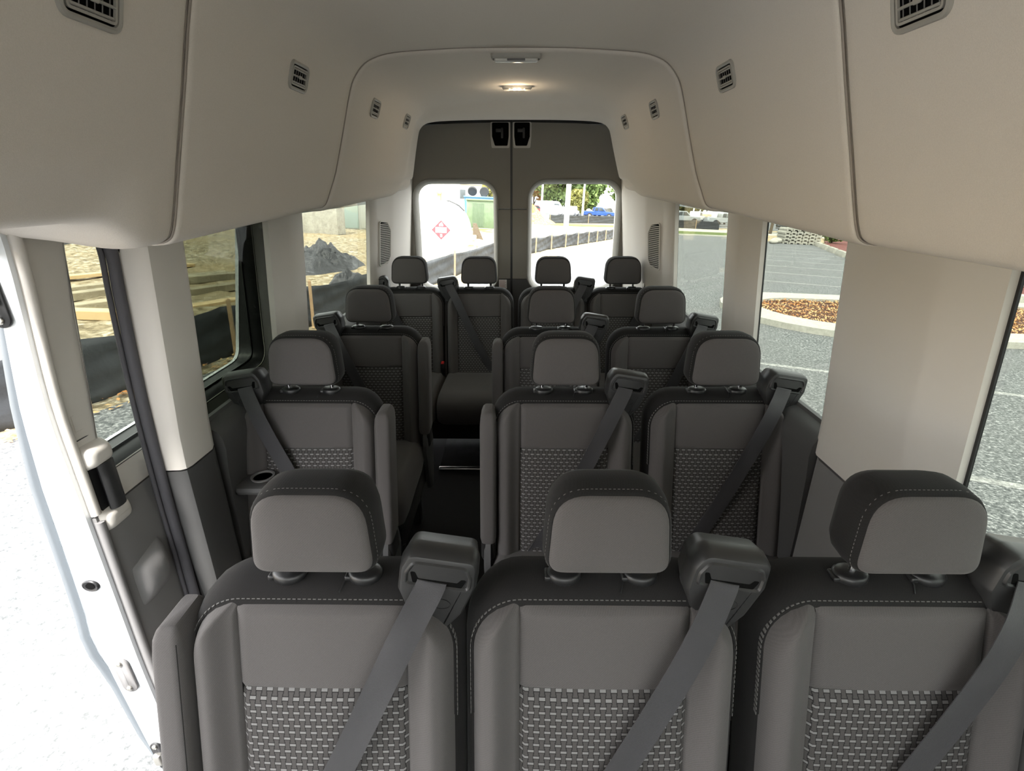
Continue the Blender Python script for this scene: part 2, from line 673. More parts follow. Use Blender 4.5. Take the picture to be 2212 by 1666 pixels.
# floor
floor_o = empty('floor')
tag(floor_o, 'black rubber van floor with light from the rear painted on the aisle', kind='structure')
mb = MB()
mb.loft([[(x, y, z) for x, y in ((-.93, 1.13), (-.70, 1.08), (-.70, -.3), (-.93, -.4), (-.93, -1.5), (.93, -1.5), (.93, 3.8), (-.93, 3.8))] for z in (-.06, 0.0)])
mb.build('floor_mat', M_FLOOR, floor_o, 0)
mb = MB().rbox((-.46, 2.69, 0.0), (.25, 3.7, .006), .003)  # paler slab: light from the rear doors painted onto the aisle floor
mb.build('lit_aisle_floor', M_STEPL, floor_o)
mb = MB().rbox((-.46, 2.655, 0.0), (.25, 2.685, .014), .006)
mb.build('edge_strip', M_ALU, floor_o)
mb = MB().box((-.99, -.35, -.36), (-.70, 1.12, -.33)).box((-.70, -.35, -.36), (-.69, 1.12, -.06))
mb.build('door_step', M_DARKP, floor_o)
mb = MB().box((-.95, -1.5, -.42), (.95, 3.8, -.37))
mb.build('underbody', M_BLACK, floor_o)


# ---- side walls
def wall_map(side):
    return lambda u, v, w: (side * (xg(v) + w), u, v)


def yz_round(y0, y1, z0, z1, r):
    return [((y0 + y1) / 2 + a, (z0 + z1) / 2 + b) for a, b in rrect(y1 - y0, z1 - z0, r, 5)]


def pillar(side, sec, z0, z1, name, m, parent, zs=None, flare=None):
    """sec: (Y, inward depth) outline; lofted up the leaning side"""
    mb = MB()
    rings = []
    zs = zs or [z0 + (z1 - z0) * i / 8 for i in range(9)]
    for z in zs:
        ring = []
        for (y, w) in sec:
            dy = flare(y, w, z) if flare else 0
            ring.append((side * (xg(z) - w), y + dy, z))
        rings.append(ring)
    mb.loft(rings)
    return mb.build(name, m, parent, 40)


WIN_R = [(-.12, .90, .93, 1.55), (1.315, 1.865, .93, 1.56), (2.09, 2.92, .93, 1.58)]
WIN_L = [(1.315, 1.855, .93, 1.56), (2.07, 3.15, .93, 1.58)]

win_no = [0]


def side_window(side, y0, y1, z0, z1, r, label, gm=None):
    win_no[0] += 1
    fn = wall_map(side)
    o = empty('window_%d' % win_no[0])
    tag(o, label, kind='structure')
    poly = yz_round(y0 - .035, y1 + .035, z0 - .035, z1 + .035, r + .015)
    mb = MB()
    mb.prism(poly, fn, .022, .026)
    p = mb.build('pane', gm or G_TINT, o, 0)
    ring_frame(poly, .046, fn, .016, .0215).build('black_border', M_BLACK, o)
    return o


wall_r = empty('wall_right')
tag(wall_r, 'van side wall beyond the two-seat side, pale pillars over dark trim', kind='structure')
wall_l = empty('wall_left')
tag(wall_l, 'van side wall behind the open sliding door, pale pillars over dark trim', kind='structure')

outer = [(-.35, -.36), (3.74, -.36), (3.74, 1.68), (-.35, 1.68)]
holed(outer, [yz_round(a - .025, b + .025, c - .025, d + .025, .07) for a, b, c, d in WIN_R], wall_map(1), .027, .031, .3).build('body_skin', M_PAINT, wall_r)
outer = [(1.162, -.36), (3.74, -.36), (3.74, 1.68), (1.162, 1.68)]
holed(outer, [yz_round(a - .025, b + .025, c - .025, d + .025, .07) for a, b, c, d in WIN_L], wall_map(-1), .027, .031, .3).build('body_skin', M_PAINT, wall_l)
side_window(1, *WIN_R[0], .06, 'tinted side window beside the nearest seat row')
side_window(1, *WIN_R[1], .06, 'tinted side window beside the second row pair of seats')
side_window(1, *WIN_R[2], .06, 'tinted rearmost side window on the two-seat side')
side_window(-1, *WIN_L[0], .06, 'tinted side window with the sliding door parked outside it')
side_window(-1, *WIN_L[1], .06, 'tinted rearmost side window on the door side, building site outside')

# pillar trims (Y, depth)
B_R = [(.895, -.02), (.895, 0.0), (.915, .010), (.985, .040), (1.00, .044), (1.28, .046), (1.305, .036), (1.325, .0), (1.325, -.02)]
pillar(1, B_R, .885, 1.64, 'pillar_trim', M_TRIM, wall_r)
B_R2 = [(.895, -.02), (.895, 0.0), (.915, .012), (.985, .042), (1.00, .046), (1.26, .048), (1.285, .038), (1.30, .0), (1.30, -.02)]
pillar(1, B_R2, 0.0, .880, 'lower_pillar_trim', M_GREYP, wall_r)
C_R = [(1.855, -.02), (1.855, .0), (1.868, .008), (1.925, .040), (1.945, .046), (2.05, .046), (2.075, .036), (2.10, .0), (2.10, -.02)]
pillar(1, C_R, .90, 1.66, 'pillar_trim', M_TRIM, wall_r)
C_L = [(1.842, -.02), (1.842, .0), (1.855, .008), (1.905, .040), (1.925, .046), (2.03, .046), (2.055, .036), (2.08, .0), (2.08, -.02)]
pillar(-1, C_L, .90, 1.66, 'pillar_trim', M_TRIM, wall_l)
# door-side pillar: a bright front face and a broad inner face
B_L = [(1.152, -.03), (1.152, .0), (1.154, .030), (1.162, .042), (1.180, .047), (1.27, .050), (1.295, .040), (1.325, .0), (1.325, -.03)]
pillar(-1, B_L, .90, 1.66, 'pillar_trim', M_TRIM, wall_l)
pillar(-1, B_L, -.02, .895, 'lower_pillar_trim', M_DARKP, wall_l)


DPAN = {1: 3.05, -1: 3.20}          # front edge of the slanted grille panel


def d_depth(y, side):
    return .032 + (y - DPAN[side]) / .14 * .053


def d_sec(yw, side):
    ya = DPAN[side]
    return [(yw - .012, -.02), (yw - .012, .0), (yw, .010), (ya - .02, .028), (ya, .032), (ya + .14, .085), (ya + .17, .093),
            (3.47, .115), (3.56, .128), (3.62, .138), (3.70, .140), (3.70, -.02)]


pillar(1, d_sec(2.92, 1), .90, 1.70, 'pillar_trim', M_TRIM, wall_r)
pillar(-1, d_sec(3.15, -1), .90, 1.70, 'pillar_trim', M_TRIM, wall_l)


# lower trim with a sloping ledge under the glass
LEDGE = [(.906, .955), (.902, .945), (.880, .936), (.862, .925), (.852, .905), (.849, .87), (.856, .80), (.865, .60), (.868, .30), (.868, 0.0), (.92, 0.0), (.92, .955)]


def ledge(side, y0, y1, parent, m):
    mb = MB()
    mb.loft([[(side * x, y, z) for x, z in LEDGE] for y in (y0, y1)])
    return mb.build('lower_trim', m, parent, 35)


ledge(1, 1.295, 3.70, wall_r, M_DARKP)
ledge(1, -.35, .90, wall_r, M_DARKP)
ledge(-1, 1.32, 3.70, wall_l, M_DARKP)
mb = MB().rbox((-.868, 1.33, .70), (-.76, 1.46, .73), .02)
mb.build('tray', M_DARKP, wall_l)
mb = MB().lathe([(.034, 0), (.036, .006), (.030, .006), (.029, 0)], 20, (-.80, 1.395, .73))
mb.build('cup_ring', M_GREYP, wall_l)

# grilles on the rearmost pillars
for side, p in ((1, wall_r), (-1, wall_l)):
    ya, yb, za, zb = DPAN[side] + .018, DPAN[side] + .122, 1.115, 1.39
    ol = rpoly([(ya, za + .01), (yb - .02, za + .03), (yb, za + .06), (yb, zb - .06), (yb - .03, zb - .012), (ya, zb)], .012, 3)

    def gm(u, v, w, side=side):
        return (side * (xg(v) - d_depth(u, side) - w * .93), u - w * .36, v)
    mb = MB().prism(ol, gm, -.006, .0012)
    g = mb.build('pillar_grille', M_HOLE, p, 0)
    ring_frame(inset(ol, -.006), .007, gm, -.001, .006).build('grille_frame', M_TRIM, g)
    n = 23
    for i in range(n):
        z = za + .018 + (zb - za - .036) * i / (n - 1)
        y1 = yb - .004 - .03 * (max(0, (z - zb + .06) / .06) + max(0, (za + .06 - z) / .06))
        MB().prism([(ya + .003, z - .003), (y1, z - .003), (y1, z + .003), (ya + .003, z + .003)], gm, .0014, .0050).build('slat', M_VENT, g, 0)

# cab end behind the viewer: closed sides with door windows, cowl below the open windscreen frame
cab = empty('wall_front')
tag(cab, 'van cab front around the windscreen', kind='structure')
for side in (1, -1):
    fn = wall_map(side)
    if side == 1:
        ol = [(-1.75, -.36), (-.36, -.36), (-.36, 1.6), (-1.25, 1.6), (-1.75, .9)]
    else:
        ol = [(-1.75, -.36), (-.36, -.36), (-.36, 1.6), (-1.25, 1.6), (-1.75, .9)]
    hole = rpoly([(-1.55, .92), (-.5, .90), (-.5, 1.46), (-1.18, 1.46)], .06, 4)
    holed(ol, [hole], fn, .0, .05, .4).build('cab_door', M_DASH, cab)
    MB().prism(hole, fn, .02, .024).build('cab_pane', G_CLEAR, cab, 0)
mb = MB().loft([[(-.95, -1.75, 0), (.95, -1.75, 0), (.95, -1.75, .88), (-.95, -1.75, .88)], [(-.95, -1.45, 0), (.95, -1.45, 0), (.95, -1.45, .90), (-.95, -1.45, .90)]])
mb.build('dashboard', M_DASH, cab)
mb = MB().loft([[(-.86, -1.75, .90), (.86, -1.75, .90), (.78, -1.3, 1.72), (-.78, -1.3, 1.72)], [(-.86, -1.755, .905), (.86, -1.755, .905), (.78, -1.305, 1.725), (-.78, -1.305, 1.725)]])
mb.build('windscreen', G_CLEAR, cab, 0)
mb = MB().loft([[(-.9, -1.34, 1.66), (.9, -1.34, 1.66), (.75, -1.34, 2.14), (-.75, -1.34, 2.14)], [(-.9, -1.30, 1.66), (.9, -1.30, 1.66), (.75, -1.30, 2.14), (-.75, -1.30, 2.14)]])
mb.build('screen_header', M_HEAD, cab)
for side in (1, -1):
    MB().tube([(side * .90, -1.75, .88), (side * .86, -1.3, 1.70)], .05, 8).build('screen_pillar', M_TRIM, cab)


# ---- rear doors
YD = 3.70


def rd(u, v, w):
    return (u, YD + w, v)


def rear_door(name, x0, x1, wx0, wx1, label, free):
    d = empty(name)
    tag(d, label, kind='structure')
    hole = [((wx0 + wx1) / 2 + a, 1.25 + b) for a, b in rrect(wx1 - wx0 + .06, .76, .12, 6)]    # panel opening
    zsplit = 1.443
    # outline of the upper part with a notch for the window
    up = [p for p in hole if p[1] > zsplit + .002]
    up.sort(key=lambda p: atan2(p[1] - zsplit, p[0] - (wx0 + wx1) / 2), reverse=True)      # left to right over the top
    hl, hr = min(p[0] for p in hole), max(p[0] for p in hole)
    top = [(x1, 1.975 - .03 * (abs(x1) / .8) ** 2), (x0 * .5 + x1 * .5, 1.975 - .03 * (abs(x0 + x1) / 1.6) ** 2), (x0, 1.975 - .03 * (abs(x0) / .8) ** 2)]
    ol = [(x0, zsplit), (hl, zsplit)] + up + [(hr, zsplit), (x1, zsplit)] + top
    holed(ol, [], rd, 0, .045, .1).build('upper_panel', M_DOORP, d, 30)
    lo = [p for p in hole if p[1] < zsplit - .008]
    lo.sort(key=lambda p: atan2(zsplit - p[1], p[0] - (wx0 + wx1) / 2))                  # right to left under
    zl = .965
    ol = [(x1, zsplit - .006), (hr, zsplit - .006)] + [p for p in lo if p[1] > zl] + [(hr, zl)]
    right = [(x1, zsplit - .006), (hr, zsplit - .006)] + [(hr, zl), (x1, zl)]
    left = [(hl, zsplit - .006), (x0, zsplit - .006), (x0, zl), (hl, zl)]
    mb = MB()
    mb.prism(right, rd, 0, .045)
    mb.build('frame_panel', M_TRIM if 0 else M_DOORP, d, 30)
    mb = MB()
    mb.prism(left, rd, 0, .045)
    mb.build('frame_panel', M_DOORP, d, 30)
    low_h = [p for p in hole if p[1] < zl - .002]
    low_h.sort(key=lambda p: atan2(zl - p[1], p[0] - (wx0 + wx1) / 2))
    low_h.reverse()
    ol = [(x0, .02), (x1, .02), (x1, zl - .004), (hr, zl - .004)] + list(reversed(low_h)) + [(hl, zl - .004), (x0, zl - .004)]
    holed(ol, [], rd, -.004, .045, .15).build('lower_panel', M_DARKP, d, 30)
    # bevelled surround between the panel and the glass
    q = inset(hole, .012)
    q2 = inset(hole, .030)
    mb = MB()
    mb.loft([[rd(*p, -.003) for p in inset(hole, -.006)], [rd(*p, -.008) for p in inset(hole, .002)], [rd(*p, .0) for p in q], [rd(*p, .045) for p in q2], [rd(*p, .06) for p in q2]], False, False)
    mb.build('window_surround', M_SURR, d, 50)
    # glass and outer skin
    win_no[0] += 1
    mb = MB().prism(inset(hole, .02), rd, .060, .064)
    mb.build('pane', G_CLEAR, d, 0)
    holed([(x0, -.1), (x1, -.1), (x1, 2.02), (x0, 2.02)], [q2], rd, .066, .085, .3).build('door_skin', M_PAINT, d)
    return d


dl = rear_door('door_1', -.80, -.042, -.68, -.16, 'rear cargo door with the white tank in its window', 1)
dr = rear_door('door_2', -.027, .80, .108, .690, 'rear cargo door with parked cars and poles in its window', 1)
mb = MB().box((-.043, YD + .012, 0), (-.026, YD + .09, 1.99))
mb.build('door_seal', M_BLACK, dl)
# top latches beside the seam
for d, xa, xb, s in ((dl, -.165, -.048, 1), (dr, -.020, .090, -1)):
    inner = rpoly([(xa + (.012 if s == -1 else .022), 1.835), (xb - (.022 if s == -1 else .012), 1.835), (xb - .004, 1.89), (xb - .004, 1.972), (xa + .004, 1.972), (xa + .004, 1.89)], .008, 2)
    frame = rpoly([(xa, 1.822), (xb, 1.822), (xb + .006, 1.89), (xb + .006, 1.975), (xa - .006, 1.975), (xa - .006, 1.89)], .008, 2)
    mb = MB().prism(frame, rd, -.004, .01)
    la = mb.build('latch_frame', M_TRIM, d)
    mb = MB().prism(inner, rd, -.007, .0)
    mb.build('latch_pocket', M_HOLE, la)
    cx = (xa + xb) / 2
    mb = MB().rbox((cx - .03, YD - .016, 1.915), (cx + .012, YD - .006, 1.935), .003).rbox((cx + .004, YD - .02, 1.88), (cx + .018, YD - .006, 1.94), .003)
    mb.build('latch_lever', M_GUIDE, la)
# small printed label low on the seam
mb = MB().box((-.125, YD - .0062, .895), (-.068, YD - .005, .960))
lb = mb.build('printed_label', M_LABEL, dl, 0)
mb = MB()
for i in range(6):
    mb.box((-.119, YD - .0068, .948 - i * .009), (-.119 + (.045 if i % 2 else .038), YD - .0063, .952 - i * .009))
mb.build('label_print', M_LABELR, lb, 0)

# ---- weatherstrip round the sliding-door opening
mb = MB()
path = [(-.915, 1.11, -.30), (-.915, 1.125, 0.0), (-.920, 1.135, .35), (-.923, 1.142, .6), (-.922, 1.144, .9), (-.912, 1.144, 1.15), (-.895, 1.142, 1.36), (-.886, 1.142, 1.46), (-.878, 1.12, 1.525),
        (-.868, 1.04, 1.562), (-.862, .9, 1.578), (-.858, .5, 1.58), (-.855, -.3, 1.57)]
pth = catmull(path, 6)
mb.tube(pth, .013, 10)
ws = mb.build('trim_1', M_RUB, None, 60)
tag(ws, 'black rubber weatherstrip round the sliding door opening', kind='structure')
mb = MB().tube([p + Vector((.010, .020, -.002)) for p in pth], .010, 8)
mb.build('inner_lip', M_BLACK, ws, 60)
mb = MB().tube([p + Vector((-.014, -.012, .004)) for p in pth], .006, 8)
mb.build('outer_lip', M_RUB, ws, 60)

# ---- sliding door, parked open outside the left wall
door = empty('door_3')
tag(door, 'white sliding side door parked open, with grey inner trim', kind='structure')
DO = [(-.2, 1.02), (0, 1.04), (.13, 1.071), (.42, 1.102), (.52, 1.108), (.71, 1.098), (.96, 1.086), (1.15, 1.060), (1.35, 1.018), (1.5, .985), (1.62, .955)]


def dout(z):
    for (a, xa), (b, xb) in zip(DO, DO[1:]):
        if a <= z <= b:
            t = (z - a) / (b - a)
            return xa + (xb - xa) * t
    return DO[0][1] if z < DO[0][0] else DO[-1][1]


def din(z):
    return .962 - .036 * smooth(1.1, 1.55, z) - .012 * smooth(.5, .1, z)


zs = [-.2 + i * .065 for i in range(29)]
Y0 = .955
# painted leading edge: rounded strip with a step and a rolled outer flange
mb = MB()
rings = []
for z in zs:
    a, b = din(z), dout(z)
    wob = .012 * smooth(.42, .36, z) - .006 * smooth(.60, .52, z)
    t = b - a
    rings.append([(-x, y, z) for x, y in ((a + .016, 1.02), (a + .012, Y0 + .014), (a + .012, Y0 + .004), (a + .022, Y0), (a + t * .55, Y0 - .004), (a + t * .68, Y0 + .002),
                                           (a + t * .76, Y0 + .022), (a + t * .86, Y0 + .030 + wob), (b - .010, Y0 + .024 + wob), (b - .003, Y0 + .028 + wob), (b, Y0 + .040), (b, 1.02))])
mb.loft(rings)
mb.build('leading_edge', M_PAINT, door, 50)
mb = MB()
rings = []
for z in zs:
    a, b = din(z), dout(z)
    wob = .012 * smooth(.42, .36, z) - .006 * smooth(.60, .52, z)
    rings.append([(-(b - .004 + cos(k * pi / 3) * .012), Y0 + .024 + wob + sin(k * pi / 3) * .010, z) for k in range(6)])
mb.loft(rings)
mb.build('rolled_flange', M_FLANGE_SHADE, door, 60)
# outer skin with a window hole
hole = rpoly([(1.03, .965), (1.865, .965), (1.865, 1.535), (1.08, 1.535)], [.03, .07, .07, .07], 6)
hole2 = inset(hole, .012)


def dskin(u, v, w):
    return (-(dout(v) - .012 - w), u, v)


holed([(1.02, -.195), (2.10, -.195), (2.10, 1.615), (1.02, 1.615)], [hole2], dskin, .012, -.0, .16).build('door_skin', M_PAINT, door)


def dtrim(u, v, w):
    return (-(din(v) + w), u, v)


up = [(.970, .885), (2.08, .885), (2.08, 1.61), (.970, 1.61)]
holed(up, [hole], dtrim, 0, .03, .09).build('upper_trim', M_TRIM, door, 30)
mb = MB()
rings = [[dtrim(*p, -.001) for p in inset(hole, -.004)], [dtrim(*p, .004) for p in inset(hole, .004)], [dtrim(*p, .05) for p in inset(hole, .014)]]
mb.loft(rings, False, False)
mb.build('window_surround', M_BLACK, door, 50)
mb = MB().prism(inset(hole, .004), dtrim, .046, .05)
mb.build('pane', G_TINT, door, 0)
ring_frame(inset(hole, .004), .016, dtrim, .040, .045).build('black_border', M_BLACK, door)
MB().loft([[dtrim(*p, .05) for p in inset(hole, .006)], [dskin(*p, -.001) for p in inset(hole, .010)]], False, False).build('black_reveal', M_BLACK, door)
lowt = [(.970, .02), (2.08, .02), (2.08, .88), (.970, .88)]


def dlow(u, v, w):
    b = .016 * smooth(.03, .10, v) * smooth(.88, .78, v) * smooth(.97, 1.03, u)
    return (-(din(v) - b + w), u, v)


holed(lowt, [], dlow, 0, .03, .05).build('lower_trim', M_GREYP, door, 40)
# rounded pale edge bead along the trim
mb = MB().tube([(-(din(z) - .001), .974, z) for z in [.89 + i * .06 for i in range(13)]], .010, 8)
mb.build('edge_bead', M_TRIM, door, 60)
mb = MB().tube([(-(din(z) - .003), .974, z) for z in [.03 + i * .06 for i in range(15)]], .010, 8)
mb.build('edge_bead', M_GREYP, door, 60)
# seam across the trim and a raised rectangle above it
mb = MB().tube([dtrim(.985, 1.072, -.001), dtrim(1.035, 1.072, -.001)], .0015, 6)
mb.build('seam_line', M_DARKP, door)
ring_frame([(.992, 1.090), (1.026, 1.090), (1.028, 1.130), (.992, 1.130)], .0025, dtrim, -.003, .0).build('raised_badge_frame', M_TRIM, door)
# grab handle: pale surround, dark pull
mb = MB()
for (u0, u1, v0, v1, d) in ((.982, 1.048, 1.002, 1.050, .028), (.982, 1.055, .838, .885, .022)):
    rings = []
    for t, ins in ((0, -.006), (-d * .6, 0), (-d * .9, .006), (-d, .016)):
        rings.append([dtrim((u0 + u1) / 2 + a, (v0 + v1) / 2 + b, t) for a, b in rrect(u1 - u0 - 2 * ins, v1 - v0 - 2 * ins, max(.014 - ins * .4, .003), 4)])
    mb.loft(rings)
mb.build('handle_surround', M_TRIM, door, 50)
mb = MB().prism([(.990, .885), (1.042, .885), (1.042, 1.005), (.990, 1.005)], dtrim, .02, -.004)
hp = mb.build('handle_recess', M_BLACK, door)
mb = MB()
mb.loft([[dtrim(1.022 + .022 * cos(2 * pi * k / 12), z, -.016 + .012 * sin(2 * pi * k / 12)) for k in range(12)] for z in [.885 + i * .012 for i in range(11)]])
mb.build('handle_pull', M_GUIDE, hp, 50)
# hole plug, oval cover plate with screws, latches on the painted edge
zc = .70
mb = MB()
mb.lathe([(.021, .004), (.021, -.002), (.018, -.004), (.014, -.002), (.0, -.002)], 20, (-1.015, Y0 - .003, zc), 'Y')
mb.v = [(x, y, zc + (z - zc) * .8) for x, y, z in mb.v]
gr = mb.build('hole_grommet', M_BLACK, door, 60)
mb = MB().lathe([(0, 0), (.011, 0), (.011, -.001), (0, -.001)], 16, (-1.015, Y0 - .0052, zc), 'Y')
mb.v = [(x, y, zc + (z - zc) * .8) for x, y, z in mb.v]
mb.build('hole', M_HOLE, gr)


def plate(zm, xm, w, h, tilt, m, name, screws):
    pts = rrect(w, h, w * .5 if h > w * 2 else .006, 6)
    R = Matrix.Rotation(tilt, 2)
    mb = MB()
    rings = []
    for t, ins in ((0, 0), (-.003, 0), (-.0045, .0015)):
        rings.append([(xm + (R @ Vector(p)).x, Y0 - .004 + t, zm + (R @ Vector(p)).y) for p in inset(pts, ins)])
    mb.loft(rings)
    o = mb.build(name, m, door, 50)
    for s in screws:
        q = R @ Vector(s)
        mb = MB().lathe([(0, 0), (.0075, 0), (.0075, -.003), (.005, -.005), (0, -.005)], 10, (xm + q.x, Y0 - .0085, zm + q.y), 'Y')
        mb.build('screw', M_ALU, o, 50)
    return o


plate(.405, -1.012, .040, .118, .05, M_GREYP, 'cover_plate', [(0, .043), (0, -.043)])
o = plate(1.405, -.985, .040, .13, 0, M_BLACK, 'striker_plate', [(0, -.05), (0, .045)])
mb = MB().rbox((-1.0, Y0 - .03, 1.385), (-.97, Y0 - .006, 1.44), .006)
mb.build('striker', M_CHROME, o)
o = plate(.085, -1.0, .034, .11, .1, M_BLACK, 'latch_plate', [(0, .044), (0, -.044)])
mb = MB().rbox((-1.012, Y0 - .022, .065), (-.99, Y0 - .006, .105), .005)
mb.build('latch_claw', M_ALU, o)
# sculpted hinge cover and stop at the back of the trim


def _cover(u, v):
    p, q = u * 2 - 1, v * 2 - 1
    h = max(0.0, 1 - abs(p) ** 2.6) ** .6 * max(0.0, 1 - abs(q) ** 2.6) ** .6
    uu = 1.052 + .052 * p
    return dlow(uu, .655 + .22 * (uu - 1.052) + .066 * q, .004 - (.030 + .012 * p) * h)


MB().grid(_cover, 18, 18).build('hinge_cover', M_GREYP, door, 70)
mb = MB().lathe([(.012, 0), (.011, .004), (.005, .006), (.0045, .03), (0, .032)], 12, (-.955, 1.21, .945))
mb.build('lock_pin', M_BLACK, door, 50)
# gap filler hides the hollow door from the top
mb = MB().box((-1.02, 1.0, 1.60), (-.91, 2.1, 1.63))
mb.build('door_top', M_PAINT, door)


# ---- ceiling fittings
def duct_point(Y, z, side, off=0.006):
    """point and inward normal on the duct flank"""
    off = .0 if Y < 1.06 else (.006 if Y < 1.95 else .016)
    for i in range(len(_h) - 1):
        (xa, za), (xb, zb) = _h[i], _h[i + 1]
        if zb <= z <= za and za - zb > 1e-6:
            t = (za - z) / (za - zb)
            tx, tz = xb - xa, zb - za
            L = hypot(tx, tz)
            nn = Vector((tz / L, 0, -tx / L))      # into the cabin for the right flank
            p = Vector((xa + (xb - xa) * t, Y, z)) + nn * off
            tang = Vector((-tx / L, 0, -tz / L))   # up the flank
            if side < 0:
                p.x, nn.x, tang.x = -p.x, -nn.x, -tang.x
            return p, nn, tang


def air_vent(Y, z, side, label):
    p, nn, up = duct_point(Y, z, side)
    al = Vector((0, 1, 0))
    mw = Matrix((( al.x, up.x, nn.x, p.x), (al.y, up.y, nn.y, p.y), (al.z, up.z, nn.z, p.z), (0, 0, 0, 1)))
    o = empty('air_vent', mw)
    tag(o, label, 'air vent', 'air vents along the headliner ducts')
    fn = lambda u, v, w: (u, v, w)
    W, H = .118, .070
    ol = rrect(W, H, .020, 5)
    mb = MB()
    mb.loft([[fn(*q, -.002) for q in ol], [fn(*q, .005) for q in inset(ol, .002)], [fn(*q, .0065) for q in inset(ol, .006)], [fn(*q, .0045) for q in inset(ol, .0095)], [fn(*q, -.002) for q in inset(ol, .010)]], False, False)
    mb.build('frame', M_VENT, o, 50)
    mb = MB().prism(inset(ol, .009), fn, -.004, .0008)
    mb.build('duct_opening', M_HOLE, o, 0)
    il = inset(ol, .013)
    ring_frame(il, .004, fn, .001, .005).build('inner_ring', M_VENT, o)
    for k in range(3):
        v = (-.5 + k * .5) * .030
        ww = .080 if k != 1 else .086
        mb = MB().rbox((-ww / 2, v - .0022, .0), (ww / 2, v + .0022, .0055), .0015, 1, axis=0)
        mb.build('louvre', M_VENT, o)
    for k in range(6):
        u = (k - 2.5) * .014
        mb = MB().rbox((u - .0012, -.022, .0009), (u + .0012, .022, .002), .0005, 1, axis=1)
        mb.build('vane', M_GREYP, o)
    mb = MB().rbox((-.008, -.004, .004), (.008, .004, .008), .002)
    mb.build('thumb_tab', M_VENT, o)
    return o


air_vent(.838, 1.838, -1, 'large air vent cut by the picture edge above the sliding door')
air_vent(1.526, 1.862, -1, 'air vent on the door-side duct just ahead of the headliner arch')
air_vent(2.24, 1.880, -1, 'air vent on the door-side duct just behind the headliner arch')
air_vent(2.82, 1.895, -1, 'small rearmost air vent on the door-side duct')
air_vent(.872, 1.842, 1, 'large air vent cut by the picture edge opposite the sliding door')
air_vent(1.566, 1.868, 1, 'air vent ahead of the headliner arch on the two-seat side')
air_vent(2.28, 1.880, 1, 'air vent behind the headliner arch on the two-seat side')
air_vent(2.85, 1.895, 1, 'small rearmost air vent on the two-seat side duct')

# ceiling lamps
lamp = empty('ceiling_lamp', Matrix.Translation((.002, 1.992, 2.0035)))
tag(lamp, 'wide unlit ceiling lamp just behind the headliner arch', 'lamp')
mb = MB()
ol = rrect(.17, .045, .012, 4)
mb.loft([[(a, b, .006) for a, b in ol], [(a, b, -.010) for a, b in inset(ol, .001)], [(a, b, -.014) for a, b in inset(ol, .006)], [(a, b, -.008) for a, b in inset(ol, .009)]], True, True)
mb.build('frame', M_VENT, lamp, 50)
mb = MB()
ol2 = rrect(.146, .024, .008, 4)
mb.loft([[(a, b, -.006) for a, b in ol2], [(a, b, -.019) for a, b in ol2], [(a, b, -.022) for a, b in inset(ol2, .004)]])
mb.build('lens', M_LENS, lamp, 50)
mb = MB().rbox((-.03, -.0145, -.020), (.03, -.011, -.013), .001)
mb.build('switch', M_GREYP, lamp)

lamp2 = empty('ceiling_lamp', Matrix.Translation((.004, 2.59, 2.0045)))
tag(lamp2, 'small lit ceiling lamp with two bright points near the rear', 'lamp')
mb = MB()
ol = rrect(.135, .05, .022, 6)
mb.loft([[(a, b, .004) for a, b in ol], [(a, b, -.008) for a, b in inset(ol, .001)], [(a, b, -.014) for a, b in inset(ol, .008)]])
mb.build('housing', M_LENS, lamp2, 50)
for sx in (-1, 1):
    MB().rbox((sx * .047 - .013, -.02, -.0155), (sx * .047 + .013, .02, -.0135), .003).build('lens', M_VENT, lamp2, 50)
for k, x in enumerate((-.011, .009)):
    mb = MB().lathe([(0, 0), (.006, 0), (.005, -.004), (0, -.005)], 10, (x, -.014, -.0135))
    mb.build('diode', M_LED, lamp2)
mb = MB().rbox((-.028, -.019, -.0150), (.028, -.007, -.0135), .003)
mb.build('reflector', M_LENS, lamp2)
pl_d = bpy.data.lights.new('lamp_glow', 'POINT')
pl_d.energy = 0.08
pl_d.color = (1.0, .8, .55)
pl_d.shadow_soft_size = .02
pl_ = bpy.data.objects.new('lamp_glow', pl_d)
COL.objects.link(pl_)
pl_.parent = lamp2
pl_.location = (0, 0, -.05)

# ================================================================== SEATS
Z_TOP = .945      # top of the front cloth (the stitch line)


def yf(z):
    return -.050 - (Z_TOP - z) * .25


